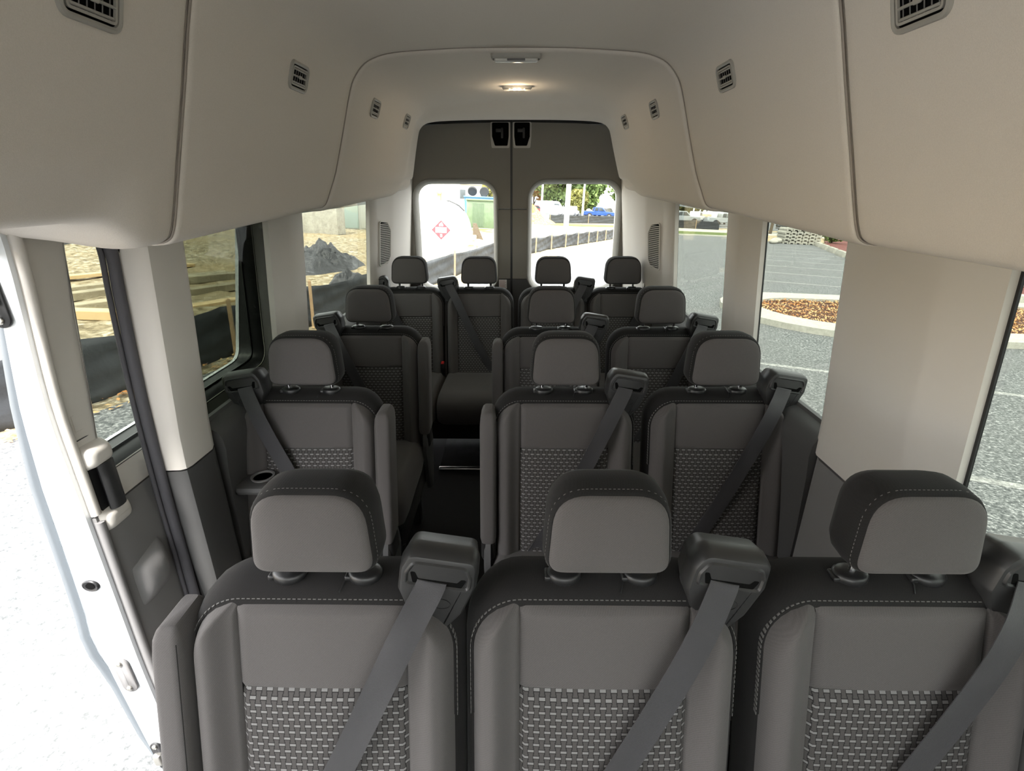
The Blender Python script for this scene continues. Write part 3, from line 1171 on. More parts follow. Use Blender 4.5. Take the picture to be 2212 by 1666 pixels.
def seat_meshes(hw=.236, cw=.142, bz=-.10):
    """meshes of one seat, in seat space: x right, y rearwards, z up, floor at 0, headrest centred on x = y = 0"""
    S = {}
    fw = hw - .015          # half width of the front cloth
    zb, zt = .40, .972
    zc, h = (zb + zt) / 2, zt - zb

    def ring(t, ins):
        return [(a, yf(zc + b) + t, zc + b) for a, b in rrect(2 * (hw - ins), h - 2 * ins, (.03, max(.098 - ins, .02), max(.098 - ins, .02), .03), 7)]
    mb = MB()
    mb.loft([ring(.004, .030), ring(.010, .016), ring(.022, .006), ring(.045, .0), ring(.075, .001), ring(.098, .010), ring(.110, .030), ring(.114, .08)])
    S['shell'] = mb.mesh('backrest', M_FABD, 45)

    rcor = .082

    def xo(z):
        d = z - (Z_TOP - rcor)
        if d <= 0:
            return fw
        d = min(d, rcor)
        return fw - rcor + sqrt(max(rcor * rcor - d * d, 0))

    def pillow(e, w=.010):
        return 1 - (1 - min(1, e / w)) ** 2.2

    def front(x, z):
        """forward bulge of the cloth"""
        ax = abs(x)
        b = .010 + .026 * exp(-((ax - (cw + (fw - cw) * .48)) / .040) ** 2) * smooth(cw - .005, cw + .05, ax)
        return b

    def center(z0, z1, zlow_dip, name, m):
        def fn(u, v):
            x = -cw + 2 * cw * u
            z = z0 + (z1 - z0) * v
            ks = .55 + .45 * pillow(cw - abs(x), .006)
            kt = pillow(z1 - z, .008) if zlow_dip else .5 + .5 * pillow(z1 - z, .006)
            kb = (.5 + .5 * pillow(z - z0, .006)) if zlow_dip else 1
            hgt = .010 + .004 * (1 - (x / cw) ** 2)
            return (x, yf(z) + .010 - (hgt + .006) * ks * kt * kb, z)
        mb = MB()
        mb.grid(fn, 30, 20)
        return mb.mesh(name, m, 60)
    S['upper_panel'] = center(.800, Z_TOP, True, 'upper_panel', M_FAB)
    S['insert'] = center(.42, .800, False, 'woven_insert', M_INS)

    def bol(side):
        def fn(u, v):
            z = .42 + (Z_TOP - .42) * (v if v < .5 else .5 + (v - .5))
            X1 = max(xo(z), cw + .012)
            x = cw + (X1 - cw) * u
            e = min((X1 - x) * .8, (Z_TOP - z) * 1.0 + .001)
            y = yf(z) + .010 - (front(x, z) + .006) * pillow(max(e, 0), .014) * (.55 + .45 * pillow(x - cw, .006))
            return (side * x, y, z)
        mb = MB()
        mb.grid(fn, 18, 44)
        return mb.mesh('side_bolster', M_FAB, 60)
    S['bol_r'] = bol(1)
    S['bol_l'] = bol(-1)

    # stitches along the edge of the front cloth
    mb = MB()
    pts = []
    n = 90
    for i in range(n + 1):
        a = i / n
        # left side up, across the top, right side down
        L1, L2, L3 = .12, pi / 2 * rcor, 2 * (fw - rcor)
        s = a * (2 * L1 + 2 * L2 + L3)
        zz = Z_TOP - rcor
        if s < L1:
            p = (-fw, zz - L1 + s)
        elif s < L1 + L2:
            t = (s - L1) / rcor
            p = (-fw + rcor - rcor * cos(t), zz + rcor * sin(t))
        elif s < L1 + L2 + L3:
            p = (-fw + rcor + (s - L1 - L2), Z_TOP)
        elif s < L1 + 2 * L2 + L3:
            t = (s - L1 - L2 - L3) / rcor
            p = (fw - rcor + rcor * sin(t), zz + rcor * cos(t))
        else:
            p = (fw, zz - (s - L1 - 2 * L2 - L3))
        pts.append(p)
    for (a, b) in zip(pts, pts[1:]):
        ca = ((a[0] + b[0]) / 2, (a[1] + b[1]) / 2)
        d = Vector((b[0] - a[0], b[1] - a[1]))
        d.normalize()
        nx, nz = -d.y, d.x
        q = [(ca[0] - d.x * .0027 + nx * o_, ca[1] - d.y * .0027 + nz * o_) for o_ in (.0045, .0055)] + [(ca[0] + d.x * .0027 + nx * o_, ca[1] + d.y * .0027 + nz * o_) for o_ in (.0055, .0045)]
        mb.loft([[(x, yf(z) + t, z) for x, z in q] for t in (.0065, .016)])
    S['stitch'] = mb.mesh('stitching', M_STITCH, 0)
    # piping groove just above the stitches
    mb = MB()
    mb.tube([(p[0] * 1.004, yf(p[1]) + .0105, p[1] + .001) for p in pts], .0030, 6)
    S['piping'] = mb.mesh('piping', M_FABD, 60)
    # crosswise seam over the top
    mb = MB()
    mb.tube([(.028 + .008 * sin(t * 2), yf(zz) + yy, zz) for t, yy, zz in ((0, .012, .9590), (.3, .022, .9674), (.6, .034, .9713), (.8, .050, .9740), (1, .072, .9735))], .0014, 6)
    S['seam'] = mb.mesh('top_seam', M_BLACK, 60)

    # headrest
    hp = rpoly([(-.104, 1.012), (.104, 1.012), (.093, 1.158), (-.093, 1.158)], [.030, .030, .062, .062], 8)

    def hy(z):
        return (1.08 - z) * -.10

    def hring(t, ins, dz=0.0):
        return [(a, hy(b) + t, b + dz) for a, b in inset(hp, ins)]
    mb = MB()
    mb.loft([hring(-.046, .010), hring(-.044, .003), hring(-.036, -.001), hring(-.01, -.004), hring(.02, -.002), hring(.042, .008), hring(.056, .026), hring(.060, .05)])
    S['hr_shell'] = mb.mesh('headrest', M_FABD, 45)
    mb = MB()
    cx, cz = 0, 1.083
    rings = []
    for k, (s, t) in enumerate(((1, -.0435), (.985, -.0475), (.95, -.0505), (.85, -.0535), (.6, -.056), (.3, -.0575), (.02, -.058))):
        rings.append([(cx + (a - cx) * s, hy(cz + (b - cz) * s) + t, cz + (b - cz) * s) for a, b in inset(hp, .0045)])
    mb.loft(rings, False, True)
    S['hr_face'] = mb.mesh('face_panel', M_FAB, 60)
    mb = MB()
    sl = inset(hp, -.0005)
    m_ = len(sl)
    # resample outline evenly, skip the underside
    dense = []
    for i in range(m_):
        a, b = Vector(sl[i]), Vector(sl[(i + 1) % m_])
        nseg = max(1, int((b - a).length / .0065))
        for k in range(nseg):
            dense.append(a + (b - a) * k / nseg)
    for i in range(0, len(dense)):
        a, b = dense[i], dense[(i + 1) % len(dense)]
        if a.y < 1.01 or (b - a).length > .02:
            continue
        d = (b - a)
        L = d.length
        if L < .003:
            continue
        d.normalize()
        nn = Vector((d.y, -d.x))
        p, q = a + d * .001, a + d * min(.0048, L)
        quad = [p + nn * -.004, q + nn * -.004, q + nn * .0010, p + nn * .0010]
        mb.loft([[(w.x, hy(w.y) + t, w.y) for w in quad] for t in (-.0353, -.0343)])
    S['hr_stitch'] = mb.mesh('stitching', M_STITCH, 0)
    for s, nm in ((-1, 'post_l'), (1, 'post_r')):
        mb = MB()
        mb.tube([(s * .066, -.004 + .0, .955), (s * .066, -.006, 1.015)], .0065, 12)
        S[nm] = mb.mesh('post', M_CHROME, 60)
        mb = MB()
        mb.lathe([(.0, .962), (.021, .962), (.0235, .967), (.0235, .977), (.020, .981), (.012, .982), (.009, .9825), (0, .9825)], 20, (s * .066, -.004, 0))
        mb.v = [(x * 1.0 + (x - s * .066) * .25, y, z) for x, y, z in mb.v]
        mb.rbox((s * .066 - .034, -.018, .964), (s * .066 - .022, .008, .976), .003)
        S['g' + nm] = mb.mesh('post_guide', M_BLACK, 50)

    # belt guide, mirrored pair
    for s, nm in ((1, 'r'), (-1, 'l')):
        roll = Matrix.Rotation(-rad(9), 2)

        def T(u, v, t, s=s, roll=roll):
            q = roll @ Vector((u, v))
            return (s * (.196 + q.x), -.022 + t - q.y * -.02, .995 + q.y)
        ol = rpoly([(-.045, -.060), (.020, -.108), (.050, -.060), (.066, .0), (.062, .050), (-.050, .050), (-.062, .020), (-.062, -.025)], [.012, .006, .02, .02, .018, .022, .02, .02], 4)
        mb = MB()
        mb.loft([[T(*p, -.030) for p in inset(ol, .009)], [T(*p, -.0285) for p in inset(ol, .004)], [T(*p, -.022) for p in inset(ol, .0)], [T(*p, .006) for p in inset(ol, -.002)],
                 [T(*p, .012) for p in inset(ol, .0)], [T(p[0], p[1] * .9 + .002, .040) for p in inset(ol, .004)], [T(p[0], p[1] * .8 + .002, .055) for p in inset(ol, .016)]])
        S['guide_' + nm] = mb.mesh('belt_guide', M_GUIDE, 40)
        rec = rpoly([(-.050, -.006), (.054, -.006), (.054, .018), (.046, .036), (-.040, .036), (-.050, .016)], [.008, .008, .01, .012, .012, .01], 4)
        mb = MB()
        mb.loft([[T(*p, -.029) for p in inset(rec, -.004)], [T(*p, -.0335) for p in inset(rec, -.001)], [T(*p, -.0335) for p in inset(rec, .001)], [T(*p, -.0295) for p in inset(rec, .004)]], False, True)
        S['gframe_' + nm] = mb.mesh('slot_frame', M_GREYP if 0 else M_GUIDE, 40)
        slot = rpoly([(-.044, .018), (-.036, .018), (-.030, .006), (.034, .006), (.040, .014), (.049, .014), (.042, -.003), (-.038, -.003)], .003, 3)
        mb = MB().prism(slot, T, -.0305, -.0295)
        S['gslot_' + nm] = mb.mesh('belt_slot', M_HOLE, 0)
        tab = [T(.012 + .016 * cos(a), -.040 + .010 * sin(a), -.0306) for a in [2 * pi * k / 18 for k in range(18)]]
        mb = MB().tube(tab + tab[:1], .0006, 5, False)
        S['gtab_' + nm] = mb.mesh('screw_cover', M_BLACK, 60)
        # webbing
        P = [(.190, -.054, 1.000), (.183, -.062, .985), (.150, -.094, .93), (.105, -.118, .838), (.010, -.150, .640), (-.085, -.178, .47), (-.12, -.19, .42)]
        cl = catmull([(s * p[0], p[1], p[2]) for p in P], 6)
        mb = MB()
        rings = []
        for i, p in enumerate(cl):
            d = (cl[min(i + 1, len(cl) - 1)] - cl[max(i - 1, 0)]).normalized()
            nrm = Vector((0, -1, .25)).normalized()
            if i < 8:
                side_v = Vector((s * .97, 0, -.22)).lerp(d.cross(nrm).normalized() * (1 if d.cross(nrm).x * s > 0 else -1), i / 8).normalized()
            else:
                side_v = d.cross(nrm).normalized()
                if side_v.x * s < 0:
                    side_v = -side_v
            cup = .002 * sin(i * .55)
            ring_ = []
            for t in (-1, -.5, 0, .5, 1):
                ring_.append(p + side_v * .024 * t + nrm * (cup * (1 - t * t)))
            ring_ += [q - nrm * .0016 for q in reversed(ring_)]
            rings.append([tuple(q) for q in ring_])
        mb.loft(rings)
        S['belt_' + nm] = mb.mesh('seat_belt', M_BELT, 50)
        # armrest folded up beside the back
        mb = MB()
        rings = []
        xa = s * .246
        for z, ins in ((.50, .012), (.505, .004), (.52, 0), (.60, 0), (.75, 0), (.88, 0), (.905, .002), (.918, .007), (.925, .014)):
            rings.append([(xa + a, yf(z) + .012 + b - (.012 if z > .9 else 0) * 0, z) for a, b in rrect(.052 - 2 * ins, .10 - 2 * ins, max(.015 - ins * .7, .003), 4)])
        mb.loft(rings)
        S['arm_' + nm] = mb.mesh('armrest', M_FAB, 45)
        mb = MB()
        mb.tube([(xa - s * .024 + s * .0, yf(z) + .012 - .052, z) for z in (.505, .6, .7, .8, .88, .908)], .0009, 5)
        S['armseam_' + nm] = mb.mesh('armrest_seam', M_FABD, 60)
        mb = MB().rbox((xa - .024, yf(.46) - .02, .43), (xa + .024, yf(.46) + .07, .505), .014)
        S['armhinge_' + nm] = mb.mesh('armrest_hinge', M_FABD, 45)

    # cushion with a front roll, base and legs
    mb = MB()
    rings = []
    for y, zt_, zb_, ins in ((-.655, .40, .33, .03), (-.648, .43, .315, .012), (-.62, .455, .30, .003), (-.55, .468, .30, 0), (-.40, .462, .31, 0), (-.25, .452, .31, 0), (-.13, .445, .33, .004), (-.10, .43, .34, .02)):
        cz_ = (zt_ + zb_) / 2
        ring_ = []
        for a, b in rrect(2 * (hw - ins), zt_ - zb_, .045 if zt_ - zb_ > .1 else .03, 5):
            zz = cz_ + b
            if zz > cz_:
                zz += .016 * smooth(.14, .19, abs(a)) * smooth(hw, .20, abs(a))
            ring_.append((a, y, zz))
        rings.append(ring_)
    mb.loft(rings)
    S['cushion'] = mb.mesh('cushion', M_FAB, 50)
    mb = MB()
    rings = []
    for y, ins in ((-.64, .02), (-.62, .006), (-.15, .006), (-.12, .03)):
        rings.append([(a, y, .265 + b) for a, b in rrect(2 * (hw - ins), .11, .02, 3)])
    mb.loft(rings)
    S['base'] = mb.mesh('seat_base', M_FABD, 45)
    for k, (x, y) in enumerate(((-.18, -.55), (.18, -.55), (-.18, -.18), (.18, -.18))):
        mb = MB().rbox((x - .02, y - .03, 0.0), (x + .02, y + .03, .23), .008)
        S['leg%d' % k] = mb.mesh('leg', M_BLACK, 40)
    for s, nm in ((1, 'r'), (-1, 'l')):
        mb = MB()
        ol = [((.13 if a > 0 else .10) * cos(a) * .7, .19 * sin(a)) for a in [2 * pi * k / 24 - pi for k in range(24)]]
        mb.loft([[(s * (.238 + t), -.13 + u, .36 + v) for u, v in inset(ol, i_)] for t, i_ in ((0, 0), (.016, .002), (.022, .010), (.024, .03))])
        S['cover_' + nm] = mb.mesh('hinge_cover', M_DARKP, 45)
        mb = MB().rbox((s * .205 - .012, -.20, .44 + bz), (s * .205 + .012, -.165, .53 + bz), .006)
        S['buckle_' + nm] = mb.mesh('buckle', M_BLACK, 40)
        mb = MB().rbox((s * .205 - .009, -.203, .522 + bz), (s * .205 + .009, -.175, .534 + bz), .002)
        S['button_' + nm] = mb.mesh('release_button', M_RED, 40)
    return S


SEAT = seat_meshes()
BENCH = seat_meshes(.219, .136, 0.0)


def fill_seat(root, S, belt, arm=None, dx=0.0, hs=1.0, own_base=True):
    """hang the parts of one seat below root; belt and arm are 'l' or 'r'"""
    off = Matrix.Translation((dx, 0, 0))

    def part(name, key, parent=root):
        return link(name, S[key], parent, off if parent is root and dx else None)
    b = part('backrest', 'shell')
    part('upper_panel', 'upper_panel', b)
    part('woven_insert', 'insert', b)
    part('side_bolster', 'bol_l', b)
    part('side_bolster', 'bol_r', b)
    tag(part('stitching', 'stitch', b), kind='stuff')
    part('piping', 'piping', b)
    part('top_seam', 'seam', b)
    h = part('headrest', 'hr_shell')
    h.matrix_basis = Matrix.Translation((dx, 0, 1.085)) @ Matrix.Scale(hs, 4) @ Matrix.Translation((0, 0, -1.085))
    part('face_panel', 'hr_face', h)
    tag(part('stitching', 'hr_stitch', h), kind='stuff')
    part('post', 'post_l', h)
    part('post', 'post_r', h)
    part('post_guide', 'gpost_l', b)
    part('post_guide', 'gpost_r', b)
    g = part('belt_guide', 'guide_' + belt)
    part('slot_frame', 'gframe_' + belt, g)
    part('belt_slot', 'gslot_' + belt, g)
    part('screw_cover', 'gtab_' + belt, g)
    part('seat_belt', 'belt_' + belt)
    part('cushion', 'cushion')
    if own_base:
        part('seat_base', 'base')
        for k in range(4):
            part('leg', 'leg%d' % k)
    if arm:
        a = part('armrest', 'arm_' + arm)
        part('armrest_seam', 'armseam_' + arm, a)
        part('armrest_hinge', 'armhinge_' + arm, a)
        part('hinge_cover', 'cover_' + arm)
    o = 'l' if belt == 'r' else 'r'
    bk = part('buckle', 'buckle_' + o)
    part('release_button', 'button_' + o, bk)


def seat(x, y, belt, arm, label, group, hs=1.07):
    r = empty('passenger_seat', Matrix.Translation((x, y, 0)))
    tag(r, label, 'seat', group)
    fill_seat(r, SEAT, belt, arm, hs=hs)
    return r


G1 = 'grey cloth passenger seats in the three nearer rows'
seat(-.317, .703, 'r', 'l', 'grey seat of the nearest row beside the open sliding door', G1, .99)
seat(.158, .706, 'r', None, 'middle grey seat of the nearest row', G1, .99)
seat(.652, .709, 'r', None, 'grey seat of the nearest row beside the tinted window', G1, .99)
seat(-.665, 1.545, 'l', 'r', 'single grey seat across the aisle in the second row, belt at window side', G1)
seat(.163, 1.551, 'r', 'l', 'grey aisle seat of the pair in the second row', G1)
seat(.664, 1.556, 'r', None, 'grey window seat of the pair in the second row', G1)
seat(-.672, 2.335, 'l', 'r', 'single dark grey seat across the aisle in the third row', G1)
seat(.165, 2.321, 'r', 'l', 'grey aisle seat of the pair in the third row', G1)
seat(.666, 2.326, 'r', None, 'grey window seat of the pair in the third row', G1)


def bench(xc, y, d, belt, label):
    r = empty('bench_seat', Matrix.Translation((xc, y, .012)))
    tag(r, label, 'seat', 'two-place benches in the last row')
    for s in (-1, 1):
        fill_seat(r, BENCH, belt, None, s * d, hs=1.09, own_base=False)
    # cloth web joining the two backs, dipping between the shoulders
    mb = MB()
    rings = []
    for i in range(9):
        u = i / 8
        x = (-1 + 2 * u) * (d - .10)
        top = .93 - .055 * (1 - (2 * u - 1) ** 2)
        rings.append([(x, yf(top) + t, top + dz) for t, dz in ((.03, -.012), (.04, 0), (.09, 0), (.10, -.012))] + [(x, yf(.42) + .10, .42), (x, yf(.42) + .02, .42)])
    mb.loft(rings)
    mb.build('back_web', M_FAB, r, 50)
    mb = MB()
    mb.loft([[(a, yy, .27 + b) for a, b in rrect(2 * (d + .20 - i_), .10, .02, 3)] for yy, i_ in ((-.64, .02), (-.62, .0), (-.15, 0), (-.12, .03))])
    mb.build('seat_base', M_FABD, r, 45)
    for x in (-d - .1, d + .1):
        for y_ in (-.52, -.2):
            mb = MB().rbox((x - .02, y_ - .03, -.012), (x + .02, y_ + .03, .24), .008)
            mb.build('leg', M_BLACK, r, 40)
    return r


bench(-.452, 3.26, .219, 'l', 'two-place bench in the last row on the door side')
bench(.452, 3.26, .219, 'r', 'two-place bench in the last row on the side away from the door')

# ================================================================== OUTSIDE
G0, GS, GB = -.72, .03, .04


def gz(x, y):
    return G0 - GS * (y - 1.5) - GB * x


TILT = Vector((0, 0, 1)).rotation_difference(Vector((GB, GS, 1)).normalized()).to_matrix().to_4x4()


def at(x, y, rz=0.0, dz=0.0):
    return Matrix.Translation((x, y, gz(x, y) + dz)) @ TILT @ Matrix.Rotation(rz, 4, 'Z')


M_ASPH = speckle('asphalt', [(.34, (.034, .037, .039)), (.45, (.088, .092, .094)), (.55, (.18, .183, .182)), (.66, (.52, .52, .51))], 30, bump=.4, big=(.35, (.14, .141, .137), .4))
M_DIRT = speckle('site_gravel', [(.36, (.09, .07, .04)), (.46, (.27, .215, .13)), (.54, (.42, .345, .225)), (.64, (.68, .62, .49))], 6, bump=1.0, big=(.22, (.46, .34, .18), .55), dist=.05)
M_GRASS = speckle('grass_blades', [(.3, (.035, .05, .012)), (.5, (.095, .13, .03)), (.7, (.19, .21, .07))], 14, bump=.6)
M_CONC = speckle('pale_concrete', [(.3, (.32, .305, .26)), (.55, (.44, .425, .37)), (.75, (.53, .51, .45))], 12, bump=.1)
M_BLOCK = speckle('precast_concrete', [(.3, (.25, .24, .205)), (.55, (.37, .355, .31)), (.75, (.47, .455, .40))], 6, bump=.15)
M_MULCH = speckle('bark_mulch', [(.32, (.03, .016, .012)), (.5, (.10, .05, .035)), (.62, (.20, .105, .07)), (.78, (.42, .27, .16))], 22, bump=.9, dist=.03)
M_RMULCH = speckle('red_mulch', [(.32, (.07, .02, .018)), (.55, (.19, .075, .065)), (.75, (.30, .15, .12))], 12, bump=.6, dist=.03)
M_LINE = speckle('worn_line_paint', [(.38, (.14, .142, .14)), (.52, (.30, .30, .285)), (.7, (.55, .55, .53))], 22, bump=.1)
M_LEAFO = mat('fallen_leaf_orange', (.46, .20, .06), .7, var=(3, (.62, .42, .20), .1))
M_SILT = mat('black_silt_cloth', (.034, .036, .038), .55, bump=(3.0, .7, 5), spec=.22)
M_SHEET = mat('crumpled_black_sheet', (.022, .022, .024), .42, bump=(9, 1.0, 6), spec=.5)
M_POSTW = mat('rough_timber', (.45, .31, .17), .8, bump=(60, .3), var=(6, (.28, .17, .09)))
M_BOARD = mat('weathered_board', (.42, .36, .24), .8, var=(2.5, (.24, .20, .13)), bump=(25, .3))
M_BOARD2 = mat('fresh_board', (.68, .50, .27), .8, var=(2.0, (.55, .38, .19)))
M_TANK = mat('tank_white', (.80, .80, .78), .5, var=(1.6, (.70, .66, .58), .12))
M_TANKB = mat('tank_skirt', (.68, .69, .65), .6, var=(2.4, (.42, .28, .16), .09))
M_REDSIGN = mat('placard_red', (.55, .045, .06), .5)
M_WSIGN = mat('placard_white', (.85, .85, .85), .5)
M_WBOX = mat('container_white', (.82, .82, .80), .6, var=(.8, (.74, .73, .70)))
M_BLUEB = mat('dumpster_blue', (.05, .16, .30), .5)
M_GREENB = mat('cabinet_green', (.085, .125, .065), .55, var=(3, (.11, .15, .085)))
M_GREENG = mat('grille_green', (.05, .08, .045), .6)
M_CABG = mat('cabinet_grey_green', (.32, .40, .37), .6)
M_TYRE = mat('tyre_rubber', (.02, .02, .021), .8)
M_RIM = mat('wheel_rim', (.45, .46, .48), .3, metal=.9)
M_CGLASS = mat('car_glass', (.03, .04, .045), .08, spec=.8)
M_BLDG = mat('building_grey', (.36, .37, .38), .7)
M_ROOF = mat('building_roof', (.42, .43, .45), .6)
M_POLE = mat('pole_white', (.78, .78, .76), .5)
M_YEL = mat('machine_yellow', (.62, .42, .06), .5, var=(2, (.48, .33, .08)))
M_STONE = speckle('quarry_stone', [(.3, (.30, .28, .24)), (.55, (.48, .46, .40)), (.75, (.62, .60, .54))], 3, bump=.5, dist=.05)
M_SLAB = mat('grey_panel', (.46, .47, .43), .7, var=(3, (.40, .41, .38)))
M_BARK = mat('bark', (.10, .075, .05), .9, bump=(12, .5))
M_ORANGE = mat('banner_orange', (.75, .35, .04), .6)
M_STRAW = speckle('straw', [(.3, (.18, .10, .03)), (.5, (.46, .30, .10)), (.72, (.75, .56, .24))], 6, bump=1.0, dist=.1)
LEAFM = [mat('leaf_green', (.06, .105, .022), .7, var=(.5, (.12, .165, .04))),
         mat('leaf_olive', (.13, .13, .03), .7, var=(.5, (.22, .21, .05))),
         mat('leaf_yellow', (.52, .36, .04), .7, var=(.5, (.40, .33, .06))),
         mat('leaf_rust', (.33, .13, .04), .7, var=(.5, (.26, .21, .05)))]


def flat(name, poly, m, dz=.01, label=None, kind='structure', holes=[], parent=None, thick=.05, step=3.0):
    mb = holed([tuple(p) for p in poly], holes, lambda u, v, w: (u, v, gz(u, v) + dz - w), 0, thick, step)
    o = mb.build(name, m, parent, 30)
    if parent is None:
        tag(o, label, kind=kind)
    return o


# base ground: gravel of the building site; asphalt lot laid on it
mb = MB()
mb.grid(lambda u, v: (-260 + 520 * u, -120 + 420 * v, gz(-260 + 520 * u, -120 + 420 * v) - .02), 20, 20)
tag(mb.build('ground', M_DIRT, None, 0), 'pale tan gravel of the building site', kind='structure')
from mathutils import noise as mnoise


def _site(u, v):
    x, y = -32 + 27 * u, -2 + 62 * v
    # keep clear of the asphalt edge: the patch ends behind the fence
    lim = -6.6 + .30 * max(0, min(y, 30)) if y < 12 else (-3.4 + .19 * (y - 12))
    x = -32 + (min(lim, 6) - .4 + 32) * u
    k = smooth(0, .06, u) * smooth(1.0, .93, u) * smooth(0, .04, v) * smooth(1, .95, v)
    h = .10 * mnoise.fractal(Vector((x * .35, y * .8, 3.1)), 1.0, 2.0, 5) + .05 * mnoise.fractal(Vector((x * 2.2, y * 2.2, 0)), 1.0, 2.0, 4)
    return (x, y, gz(x, y) - .012 + max(-.004, h + .03) * k)


tag(MB().grid(_site, 150, 260).build('ground_site', M_DIRT, None, 30), 'rutted tan gravel beside the black fence', kind='structure')
FENCE = [(-6.2, 1.0), (-5.4, 3.0), (-4.7, 5.0), (-4.15, 7.0), (-3.75, 8.9), (-3.1, 11.5), (-2.0, 15.7), (-.95, 20.6), (.78, 24.9), (1.67, 27.3), (2.58, 29.2), (3.46, 31.0), (4.33, 32.9), (5.1, 34.5), (5.95, 36.3), (6.9, 38.3), (8.4, 41.5)]
edge = [(-7.5, -60), (-5.9, 1.0), (-5.1, 3.0), (-4.4, 5.0), (-3.8, 7.0), (-3.3, 8.9), (-2.6, 11.5), (-1.2, 15.3), (.1, 20.2), (1.9, 24.2), (3.9, 28.6), (6.4, 33.6), (9.5, 39.6), (14.3, 48.0)]
lot = edge + [(19.7, 48.3), (21.0, 44.0), (23.6, 41.3), (18.6, 28.4), (20.5, 22.0), (60, 16), (60, -60)]
lot_o = flat('pavement_lot', lot, M_ASPH, .0, 'grey asphalt parking lot', step=6)
flat('verge_strip', [(13.6, 49.0), (20.2, 49.4), (24, 56.5), (15.5, 56.5)], M_GRASS, .05, 'strip of mown grass beyond the asphalt kerb', step=4)
flat('kerb_far', [(13.7, 48.0), (20.0, 48.3), (20.2, 49.2), (13.9, 48.8)], M_CONC, .10, 'pale kerb along the far end of the asphalt', thick=.14, step=4)
flat('verge_site', [(1.2, 57), (12, 61), (13, 66), (3, 63.5)], M_GRASS, .03, 'green strip before the far black fence', step=4)
flat('verge_box', [(-5, 40), (-.8, 40), (0.2, 44), (-5, 45)], M_GRASS, .03, 'patch of grass in front of the green cabinet', step=4)
flat('verge_mid', [(-1.6, 24.5), (-.1, 25.0), (.8, 29), (-1.0, 29)], M_GRASS, .04, 'weedy green patch behind the black fence', step=4)
flat('far_road', [(15.5, 57.5), (60, 50), (70, 62), (16, 66)], M_CONC, .02, 'pale concrete drive beyond the grass strip', step=8)
flat('far_lot', [(3, 76), (60, 66), (80, 160), (0, 160)], M_ASPH, .02, 'distant asphalt car lot', step=20)

# parking lines
for k, (x0, y0, x1, y1) in enumerate([(2.9, 4.72, 9.5, 2.15), (3.1, 8.0, 9.3, 5.9), (7.9, 18.5, 14.5, 16.0), (9.2, 21.3, 16.5, 18.6), (10.6, 24.1, 17.5, 21.6), (11.9, 26.9, 18.2, 24.6), (13.2, 29.6, 18.4, 27.8), (14.5, 32.4, 19.4, 30.6), (15.8, 35.2, 20.4, 33.4), (17.0, 37.9, 21.4, 36.2)]):
    d = Vector((x1 - x0, y1 - y0)).normalized()
    n = Vector((-d.y, d.x)) * .06
    flat('pavement_line', [(x0 + n.x, y0 + n.y), (x0 - n.x, y0 - n.y), (x1 - n.x, y1 - n.y), (x1 + n.x, y1 + n.y)], M_LINE, .004, 'white painted parking bay line', thick=.004, step=9)


# planted island: pale kerb round leaf-strewn mulch
def stadium(x0, x1, y0, y1, n=14, flare=0):
    r = (y1 - y0) / 2
    c = (y0 + y1) / 2
    pts = [(x0 + r - r * cos(a), c - r * sin(a)) for a in [pi / 2 - pi * k / n for k in range(n + 1)]]
    return [(x1, y0)] + [(p[0], p[1]) for p in pts][::1] + [(x1, y1)]


def island(x0, x1, y0, y1, kw, ml, label, bedlabel):
    ou = stadium(x0, x1, y0, y1)
    if sum(ou[i][0] * ou[(i + 1) % len(ou)][1] - ou[(i + 1) % len(ou)][0] * ou[i][1] for i in range(len(ou))) < 0:
        ou = ou[::-1]
    inn = inset(ou, kw)
    hi = [(min(p[0], x1 - .01), p[1]) for p in inn]
    k = flat('kerb_island', ou, M_CONC, .13, label, holes=[hi], thick=.18, step=1.5)
    flat('planting_bed', hi, ml, .06, bedlabel, step=1.5)
    return hi


bed = island(5.0, 26, 9.45, 14.6, .86, M_MULCH, 'rounded pale concrete kerb round the leafy island', 'brown mulch bed inside the rounded kerb')
bed2 = island(13.2, 40, 15.6, 21.0, .9, M_RMULCH, 'pale kerb of the second island beyond', 'reddish mulch bed of the second island')
flat('planting_strip', [(24.2, 41.6), (19.2, 28.6), (21.5, 23.5), (60, 18), (60, 52), (30, 52)], M_RMULCH, .05, 'wide red mulch bed behind the wheel stops', step=6)

# leaves lying on the island
mb = MB()
rnd = random.Random(3)
cnt = 0
while cnt < 7000:
    x, y = rnd.uniform(5.6, 15), rnd.uniform(10.1, 14)
    if not inside(bed, x, y):
        continue
    cnt += 1
    s = rnd.uniform(.018, .042)
    a = rnd.uniform(0, 2 * pi)
    z = gz(x, y) + .07 + rnd.uniform(0, .02)
    ca, sa = cos(a) * s, sin(a) * s
    dz1, dz2 = rnd.uniform(0, .04), rnd.uniform(0, .04)
    mb.add([(x - ca, y - sa, z), (x + sa * .5, y - ca * .5, z + dz1), (x + ca, y + sa, z + dz2), (x - sa * .5, y + ca * .5, z + .01)], [(0, 1, 2, 3)])
tag(mb.build('fallen_leaves', M_LEAFO, None, 0), 'orange fallen leaves strewn over the mulch island', 'leaves', kind='stuff')
mb = MB()
for i in range(420):
    t = rnd.random()
    k = rnd.randint(0, 4)
    (xa, ya), (xb, yb) = edge[1 + k], edge[2 + k]
    x, y = xa + (xb - xa) * t - rnd.uniform(-.12, .30), ya + (yb - ya) * t
    s = rnd.uniform(.025, .06)
    a = rnd.uniform(0, 6.28)
    z = gz(x, y) + .012
    ca, sa = cos(a) * s, sin(a) * s
    mb.add([(x - ca, y - sa, z), (x + sa * .5, y - ca * .5, z + rnd.uniform(0, .03)), (x + ca, y + sa, z + .015), (x - sa * .5, y + ca * .5, z + .01)], [(0, 1, 2, 3)])
